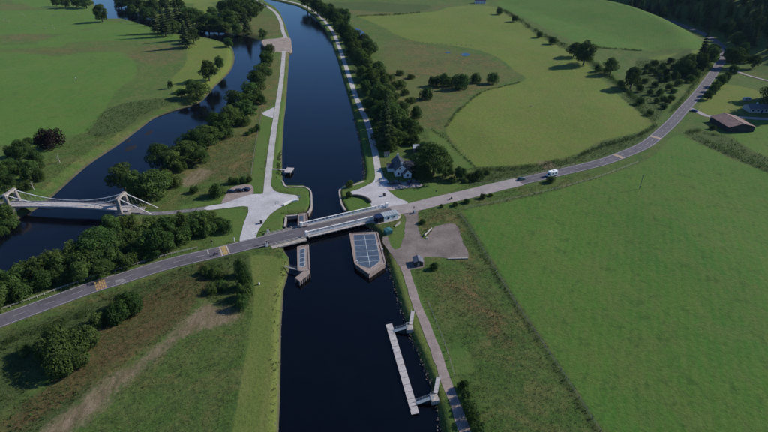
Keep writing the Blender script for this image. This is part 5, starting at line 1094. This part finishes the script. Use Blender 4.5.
# ---- vehicles
def wheels(root, xs, hw, r=.32):
    for x in xs:
        for s in (-1, 1):
            w_ = MB().tube((x, s*(hw-.22), r), (x, s*hw, r), r, n=14).obj('wheel', M['tyre'], root); MB().tube((x, s*hw, r), (x, s*(hw+.015), r), r*.6, n=10).obj('rim', M['rim'], w_)
def car(px, py, rz, paint, label, group=None, L=4.3, W=1.78, H=1.46, estate=.0, z=.06):
    p = G(px, py); c = empty('car', (p.x, p.y, z), rz, label=label, cat='car', group=group); h = L/2; w_ = W/2
    MB().xprof([(-h+.05, .25), (h-.05, .25), (h, .45), (h-.02, .66), (h-.15, .76), (L*.21, .92), (-L*.44, .95), (-h, .80), (-h-.02, .45)], -w_, w_).obj('body', M[paint], c, bevel=.09)
    b0, b1, t0, t1 = -L*(.42+estate*.06), L*.24, -L*(.30+estate*.14), L*.05; zt = H-.07
    MB().add([(b0, -w_+.06, .9), (b1, -w_+.06, .9), (b1, w_-.06, .9), (b0, w_-.06, .9), (t0, -w_+.2, zt), (t1, -w_+.2, zt), (t1, w_-.2, zt), (t0, w_-.2, zt)], [(3,2,1,0),(4,5,6,7),(0,1,5,4),(1,2,6,5),(2,3,7,6),(3,0,4,7)]).obj('glasshouse', M['glass'], c)
    MB().add([(t0-.06, -w_+.17, zt+.004), (t1+.06, -w_+.17, zt+.004), (t1+.06, w_-.17, zt+.004), (t0-.06, w_-.17, zt+.004), (t0+.05, -w_+.26, H), (t1-.05, -w_+.26, H), (t1-.05, w_-.26, H), (t0+.05, w_-.26, H)], [(3,2,1,0),(4,5,6,7),(0,1,5,4),(1,2,6,5),(2,3,7,6),(3,0,4,7)]).obj('roof', M[paint], c)
    for s in (-1, 1):
        for xa, xb in ((b0, t0), (b1, t1), ((b0+b1)/2-.1, (t0+t1)/2-.1)): MB().beam((xa, s*(w_-.05), .9), (xb, s*(w_-.19), zt), .09, .05).obj('pillar', M[paint], c)
        MB().box(h-.13, h+.005, s*(w_-.34)-.2, s*(w_-.34)+.2, .56, .72).obj('headlight', M['lamp'], c); MB().box(-h-.03, -h+.08, s*(w_-.28)-.16, s*(w_-.28)+.16, .58, .78).obj('tail_light', M['redlamp'], c)
        MB().box(L*.19, L*.23, s*(w_+.09)-.09, s*(w_+.09)+.09, .9, 1.04).obj('mirror', M[paint], c)
    wheels(c, (-L*.30, L*.31), w_+.01); return c
road_dir = lambda px, py: along(RF, px, py)[1]
d = road_dir(521, 181); h_ = math.atan2(d.y, d.x)
car(521.3, 180.3, h_, 'car_teal', 'dark teal car driving on the road left of the white motorhome', z=RZ+.01)
d = road_dir(551, 175); h_ = math.atan2(d.y, d.x)+math.pi
p = G(551.3,176.3); mh = empty('motorhome', (p.x, p.y, RZ+.01), h_, label='white motorhome driving on the road', cat='motorhome')
MB().xprof([(-3.1, .45), (1.4, .45), (1.4, 1.7), (2.0, 2.0), (2.15, 2.5), (1.8, 2.85), (-3.0, 2.85), (-3.15, 2.6)], -1.1, 1.1).obj('body', M['vanwhite'], mh, bevel=.08)
MB().xprof([(1.41, .4), (3.0, .4), (3.1, .8), (2.9, 1.1), (2.3, 1.2), (1.7, 1.68), (1.41, 1.68)], -1.0, 1.0).obj('cab', M['vanwhite'], mh, bevel=.06)
MB().add([(2.36, -.85, 1.2), (2.36, .85, 1.2), (1.78, .8, 1.69), (1.78, -.8, 1.69)], [(0,1,2,3)]).obj('windscreen', M['glass'], mh)
for s in (-1, 1):
    for x in (-2.4, -.4): MB().box(x, x+1.1, s*1.105-.012, s*1.105+.012, 1.5, 2.1).obj('window', M['glass'], mh)
    MB().box(1.75, 2.25, s*1.005-.012, s*1.005+.012, 1.15, 1.5).obj('side_window', M['glass'], mh); MB().box(2.95, 3.08, s*.75-.18, s*.75+.18, .7, .9).obj('headlight', M['lamp'], mh)
MB().box(-1.4, -.6, -.4, .4, 2.87, 3.0).obj('roof_vent', M['roofgrey'], mh); wheels(mh, (-1.9, 2.2), 1.06, .36)
car(231.5, 192.6, R(12), 'car_navy', 'leftmost of the dark cars in the small car park', 'cars in the small car park')
car(239.5, 191.7, R(8), 'car_black', 'middle one of the dark cars in the small car park', 'cars in the small car park', estate=.6)
car(246.2, 190.6, R(170), 'car_navy', 'rightmost of the dark cars in the small car park', 'cars in the small car park')
car(391.5, 184.2, R(3), 'car_black', 'dark car parked left of the cottage front at the right forecourt', 'cars at the cottage')
car(397.5, 183.4, R(-4), 'car_grey', 'dark grey car parked directly below the cottage porch', 'cars at the cottage', estate=.6)
car(409, 183.3, R(80), 'car_navy', 'dark blue car parked nose-on right of the cottage porch', 'cars at the cottage')
car(414.6, 182.6, R(10), 'car_grey', 'dark car parked by the lawn right of the cottage', 'cars at the cottage')
car(694, 111.5, R(-22), 'car_blue', 'dark blue car waiting at the driveway mouth by the road', z=.1)

# ---- people (one skinned body each), bikes
def person(name, loc, rz, pose, label, cloth='cloth_d', parent_loc=None, group=None):
    J = {'stand': dict(pel=(0,0,.95), ch=(0,.02,1.30), nk=(0,.01,1.50), hd=(0,-.02,1.66), sl=(.19,0,1.42), el=(.26,.03,1.13), hl=(.27,-.10,.90), kl=(.11,-.03,.50), fl=(.12,.03,.08), tl=(.13,-.14,.04)),
         'ride': dict(pel=(0,0,.82), ch=(0,-.18,1.14), nk=(0,-.25,1.32), hd=(0,-.30,1.48), sl=(.19,-.2,1.25), el=(.29,-.38,1.03), hl=(.28,-.60,.98), kl=(.2,-.40,.68), fl=(.2,-.18,.30), tl=(.2,-.32,.26))}[pose]
    m = bpy.data.meshes.new('body'); mir = lambda p: (-p[0], p[1], p[2])
    v = [J['pel'], J['ch'], J['nk'], J['hd']]; e = [(0,1),(1,2),(2,3)]; rad = [(.16,.12),(.18,.13),(.065,.065),(.10,.12)]
    for f in (lambda p: p, mir):
        k = len(v); hip = (J['pel'][0]+.09, J['pel'][1], J['pel'][2]-.06)
        v += [f(J['sl']), f(J['el']), f(J['hl']), f(hip), f(J['kl']), f(J['fl']), f(J['tl'])]; rad += [(.08,.08),(.055,.055),(.045,.03),(.10,.10),(.07,.07),(.05,.05),(.045,.035)]
        e += [(1, k), (k, k+1), (k+1, k+2), (0, k+3), (k+3, k+4), (k+4, k+5), (k+5, k+6)]
    m.from_pydata(v, e, []); o = bpy.data.objects.new('body', m); m.materials.append(M[cloth])
    root = empty(name, loc, rz, label=label, cat='person', group=group); link(o, parent=root)
    o.modifiers.new('s', 'SKIN'); sv = m.skin_vertices[0].data
    for i, r_ in enumerate(rad): sv[i].radius = r_; sv[i].use_root = (i == 0)
    o.modifiers.new('d', 'SUBSURF').levels = 1
    h = Vector(J['hd']); hb = MB()
    for k in range(4): hb.tube((h.x, h.y, h.z+[-.13,-.05,.05,.12][k]), (h.x, h.y, h.z+[-.05,.05,.12,.15][k]), [.07,.10,.105,.075][k], [.10,.105,.075,.02][k], 10, False)
    hb.obj('head', M['skin'], root); hr = MB(); hr.tube((h.x, h.y+.02, h.z+.02), (h.x, h.y+.02, h.z+.13), .115, .09, 10, False); hr.tube((h.x, h.y+.02, h.z+.13), (h.x, h.y+.02, h.z+.17), .09, .02, 10); hr.obj('hair', M['hair'], root)
    return root
def motorbike(px, py, rz, paint, label, rlabel):
    p = G(px, py); z = RZ+.01; b_ = empty('motorcycle', (p.x, p.y, z), rz, label=label, cat='motorcycle')
    for y in (-.72, .72):
        w_ = MB().tube((-.07, y, .32), (.07, y, .32), .32, n=14).obj('wheel', M['tyre'], b_); MB().tube((-.075, y, .32), (.075, y, .32), .17, n=10).obj('rim', M['rim'], w_)
    MB().box(-.18, .18, -.35, .4, .35, .62).obj('engine', M['dark'], b_, bevel=.05); MB().box(-.16, .16, -.4, .1, .62, .92).obj('tank', M[paint], b_, bevel=.08); MB().box(-.15, .15, .1, .85, .68, .8).obj('seat', M['tyre'], b_, bevel=.03)
    MB().box(-.22, .22, -.8, -.5, .7, 1.1).obj('fairing', M[paint], b_, bevel=.08); MB().tube((-.36, -.5, 1.0), (.36, -.5, 1.0), .02).obj('handlebar', M['steel'], b_); MB().beam((0, -.72, .32), (0, -.5, .95), .2, .06).obj('fork', M['steel'], b_)
    person('person', (p.x, p.y, z), rz, 'ride', rlabel)
d = along(RE, 450, 199)[1]; motorbike(450.7, 200.0, math.atan2(d.y, d.x)-math.pi/2+math.pi*1.0, 'car_black', 'black motorcycle on the pale stretch of road right of the bridge', 'rider in dark clothes on the motorcycle right of the bridge')
d = along(RW, 216, 254)[1]; motorbike(216, 255.2, math.atan2(d.y, d.x)-math.pi/2, 'car_blue', 'dark blue motorcycle on the road just left of the yellow patch', 'rider in dark clothes on the motorcycle left of the yellow patch')
p = G(266.4,163.2); person('person', (p.x, p.y, .09), .4, 'stand', 'person in dark clothes on the left towpath, upper of the two'); p = G(265.2,168.3); person('person', (p.x, p.y, .09), -.6, 'stand', 'person in dark clothes on the left towpath, lower of the two')
patch(RE, 456.3, 197.2, .5, -3.6, 0, .012, M['white_line'], 'stop_line', r2)

# ---- utility pole, fences, walls
p = GT(639.5,189); up = empty('utility_pole', p, .3, label='lone wooden utility pole in the big green field', cat='pole')
MB().tube((0, 0, -.3), (0, 0, 8.2), .17, .12, 9).obj('pole', M['post'], up); MB().box(-.9, .9, -.06, .06, 7.4, 7.55).obj('crossarm', M['post'], up)
for x in (-.75, 0, .75): MB().tube((x, 0, 7.55), (x, 0, 7.8), .06, .05, 8).obj('insulator', M['stone_l'], up)
def fence(px, label, sp=3.5, h=1.15, rails=3, r=.07, mat='post', name='fence', P=None, rail_r=.018):
    P = P or catmull([GT(a, b_) for a, b_ in px], 1.0); o = empty(name, P[0], label=label, cat='fence'); L = 0; last = None; pm = MB().box(-r, r, -r, r, -.3, h).mesh('post', M[mat]); wr = MB(); prev = None; nxt = 0
    for i in range(1, len(P)):
        L += (P[i]-P[i-1]).length
        if L >= nxt:
            q = Vector((P[i].x, P[i].y, ground_z(P[i].x, P[i].y)))-P[0]; e = bpy.data.objects.new('post', pm); e.location = q; e.rotation_euler = (random.uniform(-.05, .05), random.uniform(-.05, .05), random.uniform(0, 1)); link(e, parent=o); nxt += sp
            if prev is not None:
                for k in range(rails): z = h*(.92-.3*k); wr.tube(prev+Vector((0, 0, z)), q+Vector((0, 0, z)), rail_r, n=4, cap=False)
            prev = q
    wr.obj('wire' if rail_r < .03 else 'rail', M['steel' if rail_r < .03 else mat], o)
fence([(459,214),(469,228),(490,262),(521,312),(562,373),(602,435)], 'post and wire fence down the left side of the big green field')
fence([(427,300),(434,318),(446,348),(453,372),(458,382)], 'post and wire fence along the right of the pink footpath')
fence([(454,144),(462,152),(475,167)], 'fence beside the cottage garden lawn below the yellow field')
fence([(392.5,34),(408,40),(423,43),(450,45),(472,46)], 'fence between the marsh and the upper yellow field', 5, 1.3, r=.12)
fence([(263,104),(259,128),(255,150),(251,178)], 'wire fence along the left edge of the towpath lawn', 4)
nr_ = offsets(RW); gp = [p+n_*6.1 for p, n_ in zip(RW, nr_) if -260 < p.x < -72]
gp = catmull([Vector((p.x, p.y, ground_z(p.x, p.y))) for p in gp], 1.0)
fence(None, 'pale timber rail fence along the upper side of the road above the willows', 2.6, 1.0, 2, .09, 'deadwood', 'rail_fence', gp, .06)
gp2 = [p+n_*4.9 for p, n_ in zip(RW, nr_) if -75 < p.x < -64]
fence([(468,186),(500,181.5),(540,173),(575,165)], 'post fence along the upper roadside verge', 3.5)
fence([(462,209.5),(500,202),(555,189.5),(600,177),(640,162)], 'long wire fence between the right roadside and the big green field', 4)

# ---- sheep
def sheep_mesh():
    m = bpy.data.meshes.new('b'); 
    b_ = MB()
    for k in range(5):
        r0 = [.12,.27,.31,.30,.2][k]; r1 = [.27,.31,.30,.2,.05][k]; x0 = -.5+k*.22; b_.tube((x0, 0, .62), (x0+.22, 0, .62), r0, r1, 9, False)
    return b_.mesh('fleece', M['wool'])
fl = sheep_mesh(); hdm = MB().tube((.52, 0, .80), (.78, 0, .66), .12, .07, 7).mesh('head', M['dark']); lgm = MB().tube((0, 0, 0), (0, 0, .45), .045, .06, 5).mesh('leg', M['dark'])
def sheep(px, py, label, group=None):
    p = GT(px, py); r_ = empty('sheep', p, random.uniform(0, 6.28), label=label, cat='sheep', group=group); r_.scale = (1.05,)*3
    for nm, m, l in (('fleece', fl, (0,0,0)), ('head', hdm, (0,0,0)), ('leg', lgm, (.3,.13,0)), ('leg', lgm, (.3,-.13,0)), ('leg', lgm, (-.3,.13,0)), ('leg', lgm, (-.3,-.13,0))):
        o = bpy.data.objects.new(nm, m); o.location = l; link(o, parent=r_)
rsx = random.Random(9)
for i in range(34): sheep(rsx.uniform(2, 88), rsx.uniform(13, 30), 'white sheep grazing in the upper left field', 'sheep in the upper left field')
sheep(531, 106.5, 'lone white sheep in the yellow field above the road')

# ---- dead pale trees, river rocks
def dead_tree(px, py, h, label):
    p = GT(px, py); r_ = empty('dead_tree', p, random.uniform(0, 6), label=label, cat='tree'); link(bpy.data.objects.new('trunk', wood('trunk', h, .22, 11, M['deadwood'], int(px))), parent=r_)
dead_tree(60, 163, 6.5, 'bleached dead tree below the copper shrub'); dead_tree(34, 190, 6, 'bleached dead tree by the far bridge portal'); dead_tree(178, 171, 7.5, 'bleached dead tree in front of the riverbank trees')
def rock(px, py, rx, ry, h, label, group=None):
    p = G(px, py, RIVER_Z); r_ = random.Random(int(px*7)); vs = []; n = 11
    for j, (q, z) in enumerate(((1.0, -.9), (.85, .05), (.5, h), )):
        for i in range(n): a = 6.283*i/n; s = q*r_.uniform(.75, 1.2); vs.append((math.cos(a)*rx*s, math.sin(a)*ry*s, z*r_.uniform(.8, 1.1)))
    fs = [(j*n+i, j*n+(i+1) % n, (j+1)*n+(i+1) % n, (j+1)*n+i) for j in range(2) for i in range(n)]+[tuple(range(2*n, 3*n))]
    o = MB().add(vs, fs).obj('river_rock', M['rock'], label=label, cat='rock', group=group, bevel=.1); o.location = p
rock(131,148,3.4,5.5,.16,'dark weedy rock shoal in the river, larger one by the left bank'); rock(149,133,2.4,5.0,.14,'dark weedy rock shoal upstream, nearer mid-river'); rock(128,141,1.8,3,.14,'small dark rock by the left bank above the larger shoal')

# ---- the air: faint haze that lifts and blues the far ground
t = N('haze'); pv = t.n('ShaderNodeVolumePrincipled'); pv.inputs['Color'].default_value = (0.42,0.62,1.0,1); pv.inputs['Density'].default_value = 0.00002; pv.inputs['Anisotropy'].default_value = 0.2
t.l(pv.outputs[0], t.out.inputs['Volume'])
MB().box(-1250, 1250, -300, 1590, -8, 260).obj('haze', t.m, kind='stuff')

# ---- labels that tell the trees of a row apart: counted in the order they stand
def project(p):
    q = p-Vector((0, 0, CH)); d = q.y*math.cos(PITCH)-q.z*math.sin(PITCH)
    return 384+F*q.x/d, 216+F*(-q.y*math.sin(PITCH)-q.z*math.cos(PITCH))/d
T1 = ['', 'first', 'second', 'third', 'fourth', 'fifth', 'sixth', 'seventh', 'eighth', 'ninth', 'tenth', 'eleventh', 'twelfth', 'thirteenth', 'fourteenth', 'fifteenth', 'sixteenth', 'seventeenth', 'eighteenth', 'nineteenth']
T2 = ['', '', 'twentieth', 'thirtieth', 'fortieth', 'fiftieth', 'sixtieth', 'seventieth']; T3 = ['', '', 'twenty', 'thirty', 'forty', 'fifty', 'sixty', 'seventy']
def ordw(n): return T1[n] if n < 20 else T2[n//10] if n % 10 == 0 else T3[n//10]+'-'+T1[n % 10]
for grp, ax, txt in (('willows between the road and the river', 0, '%s willow from the left in the thicket between road and river'),
    ('riverbank trees on the strip beside the canal', 1, '%s tree from the top in the riverbank row beside the canal'),
    ('trees in the belt right of the canal towpath', 1, '%s tree from the top in the belt right of the canal towpath'),
    ('trees of the wood along the upper river', 0, '%s tree from the left in the dark wood along the upper river'),
    ('trees by the far end of the suspension bridge', 1, '%s tree from the top in the clump by the far bridge end'),
    ('trees left of the road bend', 0, '%s tree from the left crowding the left side of the road bend'),
    ('roadside trees right of the bend', 1, '%s tree from the top shading the right side of the road'),
    ('scrub bushes at the marsh edge', 1, '%s pale scrub bush from the top at the marsh edge'),
    ('shrubs between the cottage tree and the road', 0, '%s small tree from the left between cottage tree and road'),
    ('low bushes above the car park', 0, '%s low bush from the left in the meadow above the car park'),
    ('bush row beside the mown strip', 1, '%s narrow dark bush from the top beside the mown strip'),
    ('bushes in the rough ground below the road', 0, '%s rounded bush from the left in the rough ground below the road'),
    ('scrub in the rough corner', 0, '%s scrub bush from the left in the rough corner by the bend'),
    ('sheep in the upper left field', 0, '%s sheep from the left in the upper left field')):
    L = sorted([o for o in COL.objects if o.parent is None and o.get('group') == grp], key=lambda o: project(o.location)[ax])
    for i, o in enumerate(L): o['label'] = txt % ordw(i+1)
